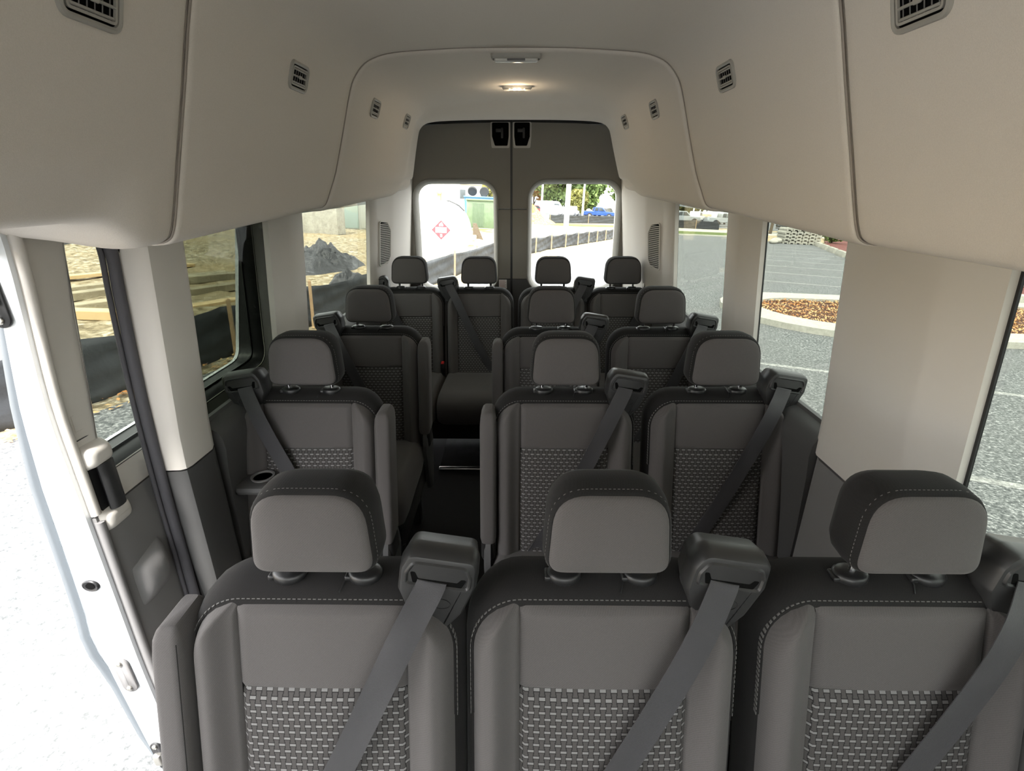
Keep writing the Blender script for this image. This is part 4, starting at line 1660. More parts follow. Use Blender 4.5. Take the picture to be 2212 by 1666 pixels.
tag(mb.build('leaf_litter', M_LEAFO, lot_o, 0), kind='stuff')


# wheel stops
def stop_mesh(L, w, h):
    mb = MB()
    sec = [(-w / 2, 0), (w / 2, 0), (w / 2, h * .45), (w * .30, h), (-w * .30, h), (-w / 2, h * .45)]
    rings = []
    for x, s in ((-L / 2, .86), (-L / 2 + .05, 1), (L / 2 - .05, 1), (L / 2, .86)):
        rings.append([(x, a * s, b * (s if b > 0 else 1)) for a, b in sec])
    mb.loft(rings)
    return mb.mesh('wheel_stop', M_BLOCK, 30)


stop_me = stop_mesh(2.15, .34, .30)
names = ['first wheel stop of the row, next to the stack', 'second wheel stop of the row from the stack', 'third wheel stop of the row from the stack', 'fourth wheel stop of the row from the stack', 'nearest wheel stop of the row along the red mulch']
da = atan2(-12.6, -4.8)
for i, nm in enumerate(names):
    t = i / 4
    x, y = 22.75 - 4.6 * t * 1.0, 40.0 - 11.6 * t
    tag(link('wheel_stop', stop_me, None, at(x, y, da)), 'concrete ' + nm, 'wheel stop', 'wheel stops along the red mulch bed')
for i, (x, y, lab) in enumerate([(13.75, 15.05, 'lone concrete wheel stop behind the leafy island'), (17.9, 19.4, 'concrete wheel stop at the far side under the duct edge'), (20.6, 18.4, 'concrete wheel stop cut by the picture edge')]):
    tag(link('wheel_stop', stop_me, None, at(x, y, -.35, .0 if i == 0 else .08)), lab, 'wheel stop', 'wheel stops beyond the leafy island')
# the stack of spare stops, seen on their ends
mb = MB()
w, h, L = .44, .245, 1.7
sec = rpoly([(-w / 2, 0), (-w * .26, 0), (-w * .20, h * .34), (w * .20, h * .34), (w * .26, 0), (w / 2, 0), (w / 2, h * .5), (w * .34, h * .96), (-w * .34, h * .96), (-w / 2, h * .5)], .02, 2)
mb.loft([[(a, y, b) for a, b in sec] for y in (-L / 2, L / 2)])
blk = mb.mesh('concrete_block', M_BLOCK, 30)
WORD = ['lowest', 'second', 'third', 'fourth', 'top']
NTH = ['first', 'second', 'third', 'fourth', 'fifth', 'sixth']
for lay in range(5):
    for i in range(6 if lay < 4 else 5):
        x = (i - 2.5 + (.25 if lay == 4 else 0)) * .47 + rnd.uniform(-.015, .015)
        mw = at(22.4, 42.4, -.12) @ Matrix.Translation((x, rnd.uniform(-.05, .05), lay * h + .0))
        tag(link('concrete_block', blk, None, mw), '%s block from the tree in the %s layer of the concrete stack' % (NTH[i], WORD[lay]), 'concrete block', 'precast blocks in the stack')
# boulders beside the stack
for i, (x, y, s, lab) in enumerate([(19.8, 41.0, .33, 'small pale boulder at the end of the row by the stack'), (20.45, 41.9, .42, 'large pale boulder touching the concrete stack')]):
    mb = MB()
    mb.grid(lambda u, v: (s * sin(pi * v) * cos(2 * pi * u) * (1 + .2 * sin(5 * u * 6.28 + v * 9 + i)), s * .8 * sin(pi * v) * sin(2 * pi * u), s * .6 * (cos(pi * v) * .9 + .8)), 14, 8)
    o = mb.build('boulder', M_STONE, None, 60)
    o.matrix_basis = at(x, y)
    tag(o, lab, 'boulder', 'boulders by the stack')


# ---- silt fences
def silt_fence(pts, h, post_h, label, posts=None, cat='fence', wave=.05, skip=1, postw=.05):
    root = empty('silt_fence', at(*pts[0]))
    inv = root.matrix_basis.inverted()
    tag(root, label, cat)
    P = [(p[0], p[1]) for p in catmull([(x, y, 0) for x, y in pts], 10)]
    mb = MB()
    rows = 8
    f_rings = []
    for j in range(rows + 1):
        ring = []
        for i, (x, y) in enumerate(P):
            ph = (i % 10) / 10
            sag = .07 * sin(pi * ph)
            zz = (h - sag) * j / rows
            bul = -wave * sin(pi * ph) * sin(pi * j / rows) + .025 * sin(i * 1.9 + j * 1.1) + .02 * sin(i * .7 - j * 2.0)
            dx, dy = P[min(i + 1, len(P) - 1)][0] - P[max(i - 1, 0)][0], P[min(i + 1, len(P) - 1)][1] - P[max(i - 1, 0)][1]
            L = hypot(dx, dy)
            ring.append(tuple(inv @ Vector((x + dy / L * bul, y - dx / L * bul, gz(x, y) + zz))))
        f_rings.append(ring)
    mb.loft(f_rings, False, False, closed=False)
    o = mb.build('fence_cloth', M_SILT, root, 60)
    sm = o.modifiers.new('thick', 'SOLIDIFY')
    sm.thickness = .006
    me = MB().loft([[(a, b, 0) for a, b in rrect(postw, postw, .004, 1)], [(a, b, post_h) for a, b in rrect(postw, postw, .004, 1)], [(0, 0, post_h + .03)] * 8]).mesh('fence_post', M_POSTW, 30)
    for k in range(0, len(P), 10 * skip):
        x, y = P[k]
        q0, q1 = P[max(k - 1, 0)], P[min(k + 1, len(P) - 1)]
        L = hypot(q1[0] - q0[0], q1[1] - q0[1])
        x, y = x + (q1[1] - q0[1]) / L * .085, y - (q1[0] - q0[0]) / L * .085
        p = link('fence_post', me, root)
        p.matrix_basis = inv @ (at(x, y, rnd.uniform(-.3, .3), -.1) @ Matrix.Rotation(rnd.uniform(-.04, .04), 4, 'X'))
    return root


silt_fence(FENCE, .72, .92, 'long black silt fence on timber stakes round the site edge')
silt_fence([(3.8, 64.3), (6, 66.2), (9, 68.8), (12, 71.2), (15, 71.2)], 1.0, 1.2, 'distant black silt fence in front of the blue pickup', skip=2)
silt_fence([(17, 68.2), (19.5, 67.2), (22, 66.0), (24.5, 65.0)], 1.0, 1.2, 'distant black silt fence in front of the silver pickups', skip=2)

# ---- tank with placard
tk = empty('storage_tank', at(-3.55, 24.4, .10))
tag(tk, 'white storage tank with a red diamond placard, seen end on', 'tank')
mb = MB()
R_ = 1.40
mb.lathe([(0, -.34), (.35, -.32), (.75, -.25), (1.1, -.13), (1.32, .0), (R_, .16), (R_, 3.6), (1.1, 3.8), (0, 3.9)], 40, (0, 0, .78), 'Y')
mb.build('tank_shell', M_TANK, tk, 50)
mb = MB().rbox((-1.62, .02, -.55), (1.62, 3.5, .72), .03)
mb.build('tank_skirt', M_TANKB, tk)
for i in range(5):
    mb = MB().box((-1.63, .005, -.4 + i * .22), (1.63, .03, -.385 + i * .22))
    mb.build('skirt_board', M_TANKB, tk)
mb = MB().tube([(0.05, .9, 2.15), (.35, .8, 2.18), (.8, .7, 1.98), (1.05, .6, 1.76)], .035, 8)
mb.build('fill_pipe', M_BLACK, tk, 60)
for x in (-.12, .14):
    mb = MB().lathe([(.10, 2.1), (.10, 2.45), (.16, 2.47), (.16, 2.55), (.05, 2.6), (0, 2.6)], 12, (x, .9, 0))
    mb.build('tank_cap', M_POSTW if x < 0 else M_SLAB, tk)
yq = -.345
mb = MB().prism([(0, -.46), (.46, 0), (0, .46), (-.46, 0)], lambda u, v, w: (u, yq + w, .92 + v), .0, .02)
pc = mb.build('placard', M_WSIGN, tk, 0)
mb = MB().prism([(0, -.43), (.43, 0), (0, .43), (-.43, 0)], lambda u, v, w: (u, yq - .004 + w, .92 + v), .0, .01)
mb.build('placard_field', M_REDSIGN, pc, 0)
mb = MB().box((-.25, yq - .012, .80), (.25, yq - .004, 1.04))
mb.build('placard_band', M_WSIGN, pc, 0)
fl = [(-.09, .17), (.09, .17), (.10, .22), (.07, .27), (.02, .36), (.01, .29), (-.03, .31), (-.07, .25), (-.10, .22)]
mb = MB().prism(fl, lambda u, v, w: (u, yq - .012 + w, .92 + v), 0, .006)
mb.build('placard_flame', M_WSIGN, pc, 0)
mb = MB()
for (a, b, c, d) in ((-.04, .04, -.20, -.175), (-.04, .04, -.255, -.23), (-.04, .04, -.31, -.285), (.02, .045, -.31, -.175)):
    mb.box((a, yq - .012, .92 + c), (b, yq - .006, .92 + d))
mb.build('placard_numeral', M_WSIGN, pc, 0)
mb = MB().loft([[(1.45, .2, .55), (1.75, .2, .55), (1.95, .2, .5), (1.62, .2, 1.25), (1.45, .2, 1.25)], [(1.45, .3, .55), (1.75, .3, .55), (1.95, .3, .5), (1.62, .3, 1.25), (1.45, .3, 1.25)]])
mb.build('side_bracket', M_BARK, tk)

# white box container behind the tank
ct = empty('box_container', at(-9.1, 56, .04))
tag(ct, 'plain white box container standing behind the tank', 'container')
MB().rbox((-2.6, 0, 0), (2.6, 6, 4.15), .04).build('body', M_WBOX, ct)
for x in (-2.56, 2.56):
    MB().rbox((x - .06, -.05, 0), (x + .06, .0, 4.17), .02).build('corner_post', M_WBOX, ct)
MB().rbox((-2.6, -.05, 4.08), (2.6, .0, 4.18), .02).build('top_rail', M_WBOX, ct)
MB().lathe([(0, 0), (.14, 0), (.14, -.05), (0, -.05)], 12, (.0, -.01, 2.2), 'Y').build('port', M_SLAB, ct)

# blue dumpster with tyres, green cabinet
bd = empty('dumpster', at(-3.9, 57.5, .0))
tag(bd, 'blue steel dumpster behind the green cabinet', 'dumpster')
MB().loft([[(-1.6, -1, 0), (2.4, -1, 0), (2.4, 1, 0), (-1.6, 1, 0)], [(-1.8, -1.1, 2.55), (2.6, -1.1, 2.55), (2.6, 1.1, 2.55), (-1.8, 1.1, 2.55)]]).build('body', M_BLUEB, bd)
MB().tube([(-1.85, -1.15, 2.55), (2.65, -1.15, 2.55)], .08, 8).build('rim_bar', M_BLUEB, bd)
tyr = MB().lathe([(.26, -.11), (.44, -.13), (.5, -.07), (.5, .07), (.44, .13), (.26, .11), (.26, -.11)], 20, (0, 0, 0), 'Y').mesh('tyre', M_TYRE, 40)
for i, (x, z, rx, lab) in enumerate([(-.9, 3.12, .5, 'used tyre leaning at the container end of the blue dumpster'), (.35, 3.10, .1, 'used tyre standing in the middle of the blue dumpster'), (1.7, 3.12, -.3, 'used tyre at the far end of the blue dumpster')]):
    o = link('tyre', tyr, None, at(-3.9 + x, 57.5, 0, z) @ Matrix.Rotation(rx, 4, 'X'))
    tag(o, lab, 'tyre', 'used tyres in the dumpster')
gc = empty('utility_cabinet', at(-3.2, 45.2, .12))
tag(gc, 'green utility cabinet with a louvred front on the grass', 'cabinet')
MB().rbox((-1.15, -.7, 0), (1.15, .8, 2.2), .04).build('body', M_GREENB, gc)
MB().rbox((-1.22, -.8, 2.2), (1.22, .9, 2.34), .04).build('lid', M_GREENB, gc)
MB().box((-.72, -.72, .15), (.28, -.70, 2.0)).build('grille_back', M_GREENG, gc)
for k in range(9):
    x = -.68 + k * .115
    MB().rbox((x - .03, -.74, .16), (x + .03, -.715, 1.98), .008, 1).build('louvre', M_GREENB, gc)

# grey-green pedestal cabinet and straw heap by the far fence
pc_ = empty('pedestal_cabinet', at(3.3, 65.2, .1))
tag(pc_, 'pale grey-green pedestal cabinet beside the far fence', 'cabinet')
MB().rbox((-.62, -.35, 0), (.5, .35, 2.5), .03).build('body', M_CABG, pc_)
MB().rbox((-.66, -.40, 2.42), (.54, .40, 2.52), .02).build('lid', M_CABG, pc_)
MB().box((-.60, -.365, 1.0), (.48, -.345, 1.03)).build('door_gap', M_DARKP, pc_)
mb = MB()
mb.grid(lambda u, v: (2.7 * v * cos(2 * pi * u) * (1 + .12 * sin(7 * u * 6.28)), 2.4 * v * sin(2 * pi * u), 1.7 * (1 - v) ** 1.1 * (1 + .25 * sin(13 * u + 9 * v)) - .02), 30, 12)
o = mb.build('straw_heap', M_STRAW, None, 60)
o.matrix_basis = at(1.6, 60.5)
tag(o, 'heap of straw beside the pedestal cabinet', 'straw heap')


# ---- poles
def pole(x, y, r, h, label, arm=False):
    o = empty('light_pole', at(x, y))
    tag(o, label, 'pole', 'white poles behind the van')
    MB().lathe([(r * 1.5, 0), (r * 1.5, .12), (r, .14), (r * .8, h), (0, h)], 14).build('shaft', M_POLE, o, 50)
    MB().rbox((-.25, -.7, h), (.25, .25, h + .18), .05).build('lamp_head', M_POLE, o)
    return o


pole(4.85, 53.6, .26, 10, 'thick white light pole rising in the rear door window')
pole(10.9, 91, .17, 11, 'thin white light pole behind the blue pickup')
pole(4.6, 106, .2, 14, 'far thin white pole against the trees')
pole(28.6, 88, .13, 9, 'thin white pole in front of the parked silver pickups')
# feather flags
fp = empty('feather_flag', at(20.6, 104))
tag(fp, 'orange feather flag among the distant cars', 'flag')
MB().tube([(0, 0, 0), (0, 0, 4.6)], .04, 6).build('staff', M_POLE, fp)
MB().prism(rpoly([(0, 1.2), (.75, 1.2), (.8, 4.0), (.3, 4.7), (0, 4.6)], .1, 3), lambda u, v, w: (u, w, v), -.01, .01).build('cloth', M_ORANGE, fp)
for i, (x, y, lab) in enumerate([(19.6, 84, 'curved white flag mast beside the blue pickup'), (24.2, 90, 'curved white flag mast at the window edge')]):
    o = empty('flag_mast', at(x, y))
    tag(o, lab, 'mast', 'curved white masts')
    MB().tube([tuple(p) for p in catmull([(.3, 0, 0), (.35, 0, 1.6), (.1, 0, 3.0), (-.7, 0, 3.9), (-1.5, 0, 4.3)], 5)], .20, 8).build('shaft', M_POLE, o, 60)
    MB().lathe([(.4, 0), (.4, .1), (0, .1)], 12, (.3, 0, 0)).build('foot', M_POLE, o)


# ---- vehicles
def car_meshes(kind):
    S = {}
    if kind == 'pickup':
        L, W = 5.6, 1.95
        side = [(-2.8, .55), (2.7, .55), (2.8, .80), (2.72, 1.12), (1.15, 1.22), (-.95, 1.22), (-2.75, 1.20), (-2.8, .8)]
        cab = [(-.95, 1.20), (-.80, 1.86), (-.5, 1.92), (.35, 1.92), (.55, 1.86), (1.25, 1.22)]
        wins = [[(-.80, 1.28), (-.70, 1.80), (-.18, 1.82), (-.18, 1.28)], [(-.08, 1.28), (-.08, 1.82), (.40, 1.80), (.95, 1.28)]]
    elif kind == 'suv':
        L, W = 4.7, 1.9
        side = [(-2.3, .5), (2.25, .5), (2.35, .75), (2.25, 1.02), (1.2, 1.14), (-2.3, 1.16), (-2.38, .8)]
        cab = [(-2.28, 1.15), (-1.95, 1.72), (-1.6, 1.80), (.2, 1.80), (.45, 1.74), (1.25, 1.14)]
        wins = [[(-1.95, 1.22), (-1.75, 1.66), (-1.15, 1.70), (-1.15, 1.22)], [(-1.05, 1.22), (-1.05, 1.70), (-.35, 1.70), (-.35, 1.22)], [(-.25, 1.22), (-.25, 1.70), (.32, 1.68), (.98, 1.22)]]
    else:
        L, W = 5.8, 2.0
        side = [(-2.9, .5), (2.8, .5), (2.9, .75), (2.85, 1.15), (2.0, 1.45), (-2.9, 1.45)]
        cab = [(-2.9, 1.44), (-2.88, 2.5), (-2.7, 2.6), (.9, 2.6), (1.25, 2.45), (2.05, 1.44)]
        wins = [[(.2, 1.5), (.2, 2.2), (1.1, 2.2), (1.6, 1.5)]]
    w = W / 2

    def slab(poly, a, ins, b):
        poly = rpoly(poly, .08, 2)
        return [[(x, -b, z) for x, z in inset(poly, ins)], [(x, -a, z) for x, z in poly], [(x, a, z) for x, z in poly], [(x, b, z) for x, z in inset(poly, ins)]]
    S['body'] = lambda m: MB().loft(slab(side, w - .06, .05, w)).mesh('body', m, 40)
    S['cab'] = lambda m: MB().loft(slab(cab, w - .16, .06, w - .10)).mesh('cabin', m, 40)
    mb = MB()
    for q in wins:
        for s in (-1, 1):
            mb.prism(q, lambda u, v, t, s=s: (u, s * (w - .12 + t), v), .0, .03)
    # windscreen and rear glass
    xs = cab[-1][0]
    S['glass'] = mb.mesh('side_glass', M_CGLASS, 0)
    (xa, za), (xb, zb) = cab[-2], cab[-1]
    nx, nz = (za - zb), (xb - xa)
    nl = hypot(nx, nz)
    o_ = .02
    pa, pb = (xa + (xb - xa) * .12 + nx / nl * o_, za + (zb - za) * .12 + nz / nl * o_), (xa + (xb - xa) * .92 + nx / nl * o_, za + (zb - za) * .92 + nz / nl * o_)
    mb = MB().loft([[(pa[0], -w + .25, pa[1]), (pa[0], w - .25, pa[1]), (pb[0], w - .2, pb[1]), (pb[0], -w + .2, pb[1])], [(pa[0] - .06, -w + .25, pa[1] - .03), (pa[0] - .06, w - .25, pa[1] - .03), (pb[0] - .06, w - .2, pb[1] - .03), (pb[0] - .06, -w + .2, pb[1] - .03)]])
    S['screen'] = mb.mesh('windscreen', M_CGLASS, 0)
    ax = (L * .32, -L * .30)
    rr_ = .40 if kind != 'suv' else .36
    for k, x in enumerate(ax):
        for j, s in enumerate((-1, 1)):
            S['wheel%d%d' % (k, j)] = MB().lathe([(0, -.1), (rr_ * .6, -.12), (rr_ * .62, -.13), (rr_, -.11), (rr_, .11), (rr_ * .62, .13), (rr_ * .6, .12), (0, .1)], 18, (x, s * (w - .10), rr_), 'Y').mesh('wheel', M_TYRE, 40)
            S['rim%d%d' % (k, j)] = MB().lathe([(0, s * .14), (rr_ * .2, s * .14), (rr_ * .56, s * .125), (rr_ * .58, s * .10), (0, s * .10)], 12, (x, s * (w - .10), rr_), 'Y').mesh('rim', M_RIM, 40)
            S['arch%d%d' % (k, j)] = MB().lathe([(0, 0), (rr_ * 1.22, 0), (rr_ * 1.22, s * .012), (0, s * .012)], 18, (x, s * (w - .003), rr_ + .02), 'Y').mesh('wheel_arch', M_BLACK, 0)
    mb = MB().rbox((L / 2 - .08, -w + .1, .45), (L / 2 + .08, w - .1, .70), .05).rbox((-L / 2 - .08, -w + .1, .45), (-L / 2 + .08, w - .1, .68), .05)
    S['bumper'] = mb.mesh('bumpers', M_GREYP, 40)
    S['lamps'] = MB().rbox((L / 2 - .06, -w + .08, .86), (L / 2 + .02, -w + .45, 1.02), .02).rbox((L / 2 - .06, w - .45, .86), (L / 2 + .02, w - .08, 1.02), .02).mesh('headlamps', M_LENS, 40)
    if kind == 'pickup':
        S['bed'] = MB().box((-2.68, -w + .18, 1.16), (-1.05, w - .18, 1.225)).mesh('load_bed', M_BLACK, 0)
    return S


CARS = {k: car_meshes(k) for k in ('pickup', 'suv', 'van')}
PAINTS = {'white': mat('car_white', (.80, .80, .80), .25, coat=.5), 'silver': mat('car_silver', (.40, .42, .43), .3, metal=.4, coat=.5), 'grey': mat('car_grey', (.16, .17, .18), .3, coat=.5),
          'blue': mat('car_blue', (.012, .05, .26), .25, coat=.6), 'red': mat('car_red', (.40, .02, .025), .3, coat=.5), 'black': mat('car_black', (.015, .015, .017), .25, coat=.5)}
_paint_cache = {}


def vehicle(kind, paint, x, y, rz, label, dz=.02):
    o = empty({'pickup': 'pickup_truck', 'suv': 'parked_car', 'van': 'parked_van'}[kind], at(x, y, rz, dz))
    tag(o, label, {'pickup': 'pickup', 'suv': 'car', 'van': 'van'}[kind], 'vehicles parked on the distant lot')
    S = CARS[kind]
    for key in ('body', 'cab'):
        kk = (kind, paint, key)
        if kk not in _paint_cache:
            _paint_cache[kk] = S[key](PAINTS[paint])
        link({'body': 'body', 'cab': 'cabin'}[key], _paint_cache[kk], o)
    link('side_glass', S['glass'], o)
    link('windscreen', S['screen'], o)
    for k in range(2):
        for j in range(2):
            link('wheel_arch', S['arch%d%d' % (k, j)], o)
            wq = link('wheel', S['wheel%d%d' % (k, j)], o)
            link('rim', S['rim%d%d' % (k, j)], wq)
    link('bumpers', S['bumper'], o)
    link('headlamps', S['lamps'], o)
    if 'bed' in S:
        link('load_bed', S['bed'], o)


vehicle('pickup', 'blue', 14.3, 96, .05, 'dark blue pickup truck parked side on')
vehicle('pickup', 'white', 6.0, 88, 1.35, 'white pickup seen from its tail beside the pedestal cabinet')
vehicle('pickup', 'white', 9.2, 93, 1.3, 'white pickup next to the thin light pole')
vehicle('suv', 'red', 2.9, 97, .5, 'red car behind the pedestal cabinet')
vehicle('suv', 'white', 2.2, 108, .2, 'white car above the straw heap')
vehicle('van', 'white', 6.4, 103, .2, 'tall white van behind the red car')
vehicle('suv', 'grey', 11.6, 108, 1.2, 'grey car behind the blue pickup cab')
vehicle('suv', 'white', 18.2, 115, .4, 'white car behind the blue pickup bonnet')
vehicle('pickup', 'white', 24.0, 106, .3, 'white pickup next to the curved mast')
vehicle('suv', 'silver', 27.2, 112, .3, 'silver car at the edge of the rear window')
vehicle('pickup', 'silver', 30.8, 80, .06, 'silver pickup side on by the end of the black fence')
vehicle('pickup', 'silver', 25.5, 84, .10, 'silver pickup half hidden by the thin pole')
vehicle('suv', 'silver', 20.2, 81, -.05, 'silver car nearest the rear pillar window edge')
vehicle('pickup', 'white', 27.0, 93, 1.0, 'white pickup behind the silver row, first from the pole')
vehicle('pickup', 'white', 30.4, 92, 1.0, 'white pickup behind the silver row, second from the pole')
vehicle('pickup', 'white', 33.8, 91, 1.0, 'white pickup behind the silver row, third from the pole')
vehicle('suv', 'black', 17.2, 104.5, 1.0, 'black car in the back of the silver row')
vehicle('pickup', 'red', 29.0, 104, .8, 'red pickup far behind the white pickups')
vehicle('suv', 'black', 33.2, 63.5, .3, 'black car beyond the slim tree')
vehicle('pickup', 'black', 40.5, 65.0, .3, 'black pickup above the concrete stack')
vehicle('van', 'white', -3.0, 66, 1.5, 'white truck behind the used tyres')


# ---- trees
def tree(x, y, h, r, kind, label, trunk_h=None, n=1500, leaf=.35, seed=0, cat='tree'):
    q = random.Random(seed)
    o = empty('tree', at(x, y))
    tag(o, label, cat, 'autumn trees')
    th = trunk_h if trunk_h else h * .10
    mb = MB().tube([(0, 0, 0), (.05 * r, 0, th * .6), (-.03 * r, .05, h * .75)], [.05 * r + .05, .04 * r + .04, .02], 8)
    for k in range(5):
        a = k * 1.26
        mb.tube([(0, 0, th), (cos(a) * r * .5, sin(a) * r * .5, th + (h - th) * .45)], [.03 * r + .02, .015], 5)
    mb.build('trunk', M_BARK, o, 60)
    blobs = []
    for k in range(18):
        a = q.uniform(0, 6.28)
        rr_ = q.uniform(.1, .62) * r
        zz = th + (h - th) * q.uniform(.15, .85)
        blobs.append((cos(a) * rr_, sin(a) * rr_, zz, r * q.uniform(.32, .55)))
    mb = MB()
    for i in range(int(n * 2.2)):
        bx, by, bz, br = q.choice(blobs)
        v = Vector((q.gauss(0, 1), q.gauss(0, 1), q.gauss(0, 1))).normalized() * br * q.uniform(.55, 1.05)
        c = Vector((bx, by, bz)) + Vector((v.x, v.y, v.z * .8))
        s = leaf * q.uniform(.6, 1.3)
        a = Vector((q.gauss(0, 1), q.gauss(0, 1), q.gauss(0, 1))).normalized()
        b = a.cross(Vector((q.gauss(0, 1), q.gauss(0, 1), q.gauss(0, 1)))).normalized()
        mb.add([c - a * s, c + b * s * .6, c + a * s, c - b * s * .6], [(0, 1, 2, 3)])
    c = mb.build('crown', LEAFM[kind], o, 0)
    tag(c, kind='stuff')
    return o


tree(-2.6, 70, 6.5, 2.6, 1, 'olive green tree above the used tyres', seed=1, leaf=.30)
tree(3.5, 128, 13, 4.6, 3, 'rust coloured tree above the straw heap', seed=2, leaf=.55)
tree(8.2, 115, 12, 6.0, 0, 'broad green tree left of the thick pole', seed=3, n=2400, leaf=.5)
tree(11.4, 104, 5.0, 2.2, 1, 'small yellow-green tree in front of the broad green one', seed=4)
tree(15.2, 124, 14, 5.6, 0, 'tall green tree between the thick and thin poles', seed=5, n=2400, leaf=.55)
tree(28.0, 134, 15, 6.5, 0, 'tall green tree behind the orange flag', seed=6, n=2400, leaf=.55)
tree(25.2, 116, 8, 3.4, 2, 'golden yellow tree beside the orange flag', seed=7, leaf=.4)
tree(34, 118, 12, 6, 1, 'olive tree at the edge of the rear window', seed=8, n=2000, leaf=.5)
tree(42, 128, 13, 7, 1, 'yellowish tree above the silver pickups', seed=9, n=2000, leaf=.55)
tree(58, 132, 13, 7, 3, 'rusty red tree above the white pickups', seed=10, n=2000, leaf=.55)
tree(-9, 150, 13, 7, 0, 'dark green tree behind the grey building', seed=11, n=1500, leaf=.6)
tree(28.2, 59.5, 7.5, 2.6, 0, 'slim roadside tree beside the concrete stack', trunk_h=4.2, seed=12, leaf=.30)
# low shrub on the red bed
for i, (x, y, lab) in enumerate([(28.2, 42.5, 'leafy green shrub on the red mulch by the wide pillar'), (26.3, 44.5, 'leafy green shrub on the red mulch by the stack')]):
    o = tree(x, y, 1.6, 1.1, 0, lab, trunk_h=.3, n=500, leaf=.16, seed=20 + i, cat='shrub')
    o.name = 'shrub'
    o['group'] = 'green shrubs on the red bed'

# grey building far behind
bl = empty('building', at(-19, 112, .05))
tag(bl, 'long low grey building with a pale ribbed roof', 'building')
MB().box((-18, 0, 0), (16, 14, 5.2)).build('wall', M_BLDG, bl, 0)
MB().loft([[(-19, -.6, 5.2), (17, -.6, 5.2), (17, 15, 5.2), (-19, 15, 5.2)], [(-19, -.6, 6.6), (17, -.6, 6.6), (17, 15, 8.6), (-19, 15, 8.6)]]).build('roof', M_ROOF, bl, 0)
for k in range(8):
    MB().rbox((-19, -.66 - .01, 5.3 + k * .16), (17, -.6, 5.36 + k * .16), .01, 1).build('roof_rib', M_BLDG, bl)
for k in range(6):
    w_ = MB().box((-15 + k * 5.2, -.12, 2.2), (-12.6 + k * 5.2, 0.02, 4.3)).build('window', M_WBOX, bl, 0)
    MB().box((-14.85 + k * 5.2, -.14, 2.35), (-12.75 + k * 5.2, -.10, 4.15)).build('pane', M_CGLASS, w_, 0)

# ---- things on the building site beside the van
def mound(name, x, y, rx, ry, h, m, label, cat, seed, n=30, rough=.5, freq=2.2):
    def fn(u, v):
        u, v = u * 2 - 1, v * 2 - 1
        d = hypot(u, v)
        p = Vector((u * rx * freq + seed * 7.3, v * ry * freq, seed))
        f = 1 + rough * mnoise.fractal(p, 1.0, 2.0, 5)
        prof = max(0.0, 1 - d * (1 + .25 * mnoise.noise(p * .5))) ** .8
        ridge = abs(mnoise.noise(p * 2.3)) * rough * .5 * prof
        return (u * rx, v * ry, h * prof * f + h * ridge - .03)
    o = MB().grid(fn, n * 2, n * 2).build(name, m, None, 25)
    o.matrix_basis = at(x, y)
    return tag(o, label, cat)


mound('plastic_heap', -6.3, 16.6, 1.2, 1.9, .75, M_SHEET, 'crumpled black plastic sheeting heaped behind the silt fence', 'plastic sheeting', 5)
mound('plastic_heap', -4.3, 17.6, .55, .75, .95, M_SHEET, 'small crumpled black plastic bundle by the fence stake', 'plastic sheeting', 8)
mound('plastic_heap', -4.4, 13.2, .55, .55, .5, M_SHEET, 'torn black plastic end beside the timber pile', 'plastic sheeting', 18)
mound('gravel_heap', -16.8, 39, 3.2, 2.6, 1.6, M_STONE, 'grey gravel heap under the yellow machine', 'gravel heap', 11)
mound('earth_clod', -9.9, 9.7, .45, .4, .55, M_STONE, 'ragged clod of earth lying on the gravel', 'earth clod', 14)
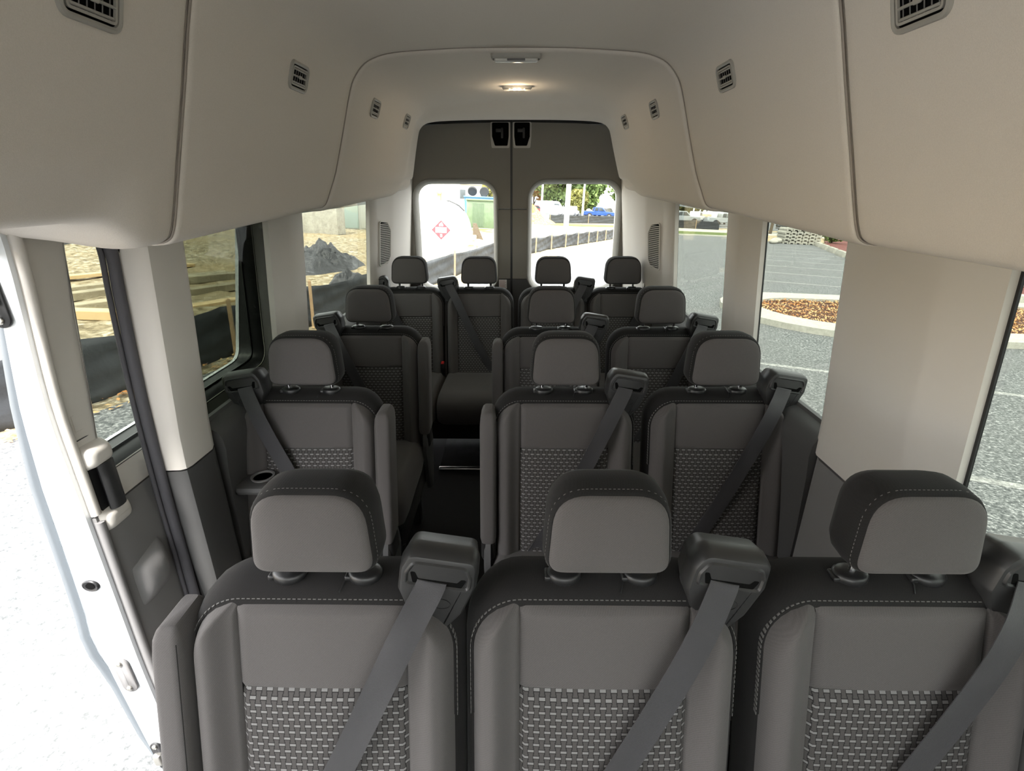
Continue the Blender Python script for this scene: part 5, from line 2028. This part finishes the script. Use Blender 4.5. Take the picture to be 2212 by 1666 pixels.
# timber boards
for i, (x, y, L, rz, dz, rx, m, lab) in enumerate([
        (-7.2, 11.2, 4.6, 1.15, .02, .0, M_BOARD, 'weathered board lying lowest in the timber pile'),
        (-6.1, 10.6, 3.6, 1.1, .0, .0, M_BOARD2, 'fresh yellow board at the near side of the timber pile'),
        (-7.4, 11.9, 4.0, 1.30, .205, .05, M_BOARD, 'weathered board crossing the top of the timber pile'),
        (-9.2, 12.8, 4.0, 1.1, .0, .0, M_BOARD, 'grey board at the far side of the timber pile'),
        (-8.6, 11.6, 3.6, 1.2, .0, .0, M_BOARD, 'dark board flat in the middle of the timber pile'),
        (-10.6, 13.6, 4.2, 1.2, .04, .0, M_BOARD2, 'pale board apart beyond the timber pile'),
        (-7.7, 8.75, 3.4, .05, .02, .0, M_BOARD2, 'pale board lying alone on the gravel near the clod')]):
    mb = MB().rbox((-L / 2, -.14, 0), (L / 2, .14, .09 if i % 2 else .16), .01, 1, axis=0)
    o = mb.build('timber_board', m, None, 30)
    o.matrix_basis = at(x, y, rz, dz) @ Matrix.Rotation(rx, 4, 'Y')
    tag(o, lab, 'board', 'timber on the site')
# grey panels and yellow machine in the rear side window
o = MB().rbox((-1.15, -.5, 0), (1.15, .5, 1.95), .03).build('concrete_monolith', M_STONE, None)
o.matrix_basis = at(-11.6, 31.6, -.15)
tag(o, 'square grey concrete panel standing on the gravel', 'concrete panel')
gb = empty('site_container', at(-10.6, 36.6, .25))
tag(gb, 'grey steel site container with a door', 'container')
MB().rbox((-1.6, 0, 0), (1.8, 5, 2.7), .03).build('body', M_SLAB, gb)
MB().rbox((-1.3, -.05, .1), (-.35, .0, 2.2), .02).build('door', M_CABG, gb)
MB().rbox((-.2, -.05, .1), (1.0, .0, 2.2), .02).build('panel', M_SLAB, gb)
ym = empty('site_machine', at(-18.6, 46, .5))
tag(ym, 'yellow tracked site machine behind the concrete panel', 'machine')
MB().rbox((-2.4, -1.2, .9), (2.4, 1.2, 2.3), .08).build('engine_body', M_YEL, ym)
MB().rbox((.4, -1.0, 2.3), (2.0, 1.0, 3.7), .08).build('cab', M_YEL, ym)
MB().box((.6, -1.05, 2.5), (1.8, -.98, 3.5)).build('cab_glass', M_CGLASS, ym, 0)
MB().box((-1.7, -1.24, 1.2), (.2, -1.19, 2.0)).build('engine_grille', M_DARKP, ym, 0)
for s in (-1, 1):
    mb = MB()
    mb.loft([[(a, s * 1.1 + t, .45 + b) for a, b in rrect(4.6, .9, .44, 6)] for t in (-.3, .3)])
    mb.build('track', M_TYRE, ym, 40)
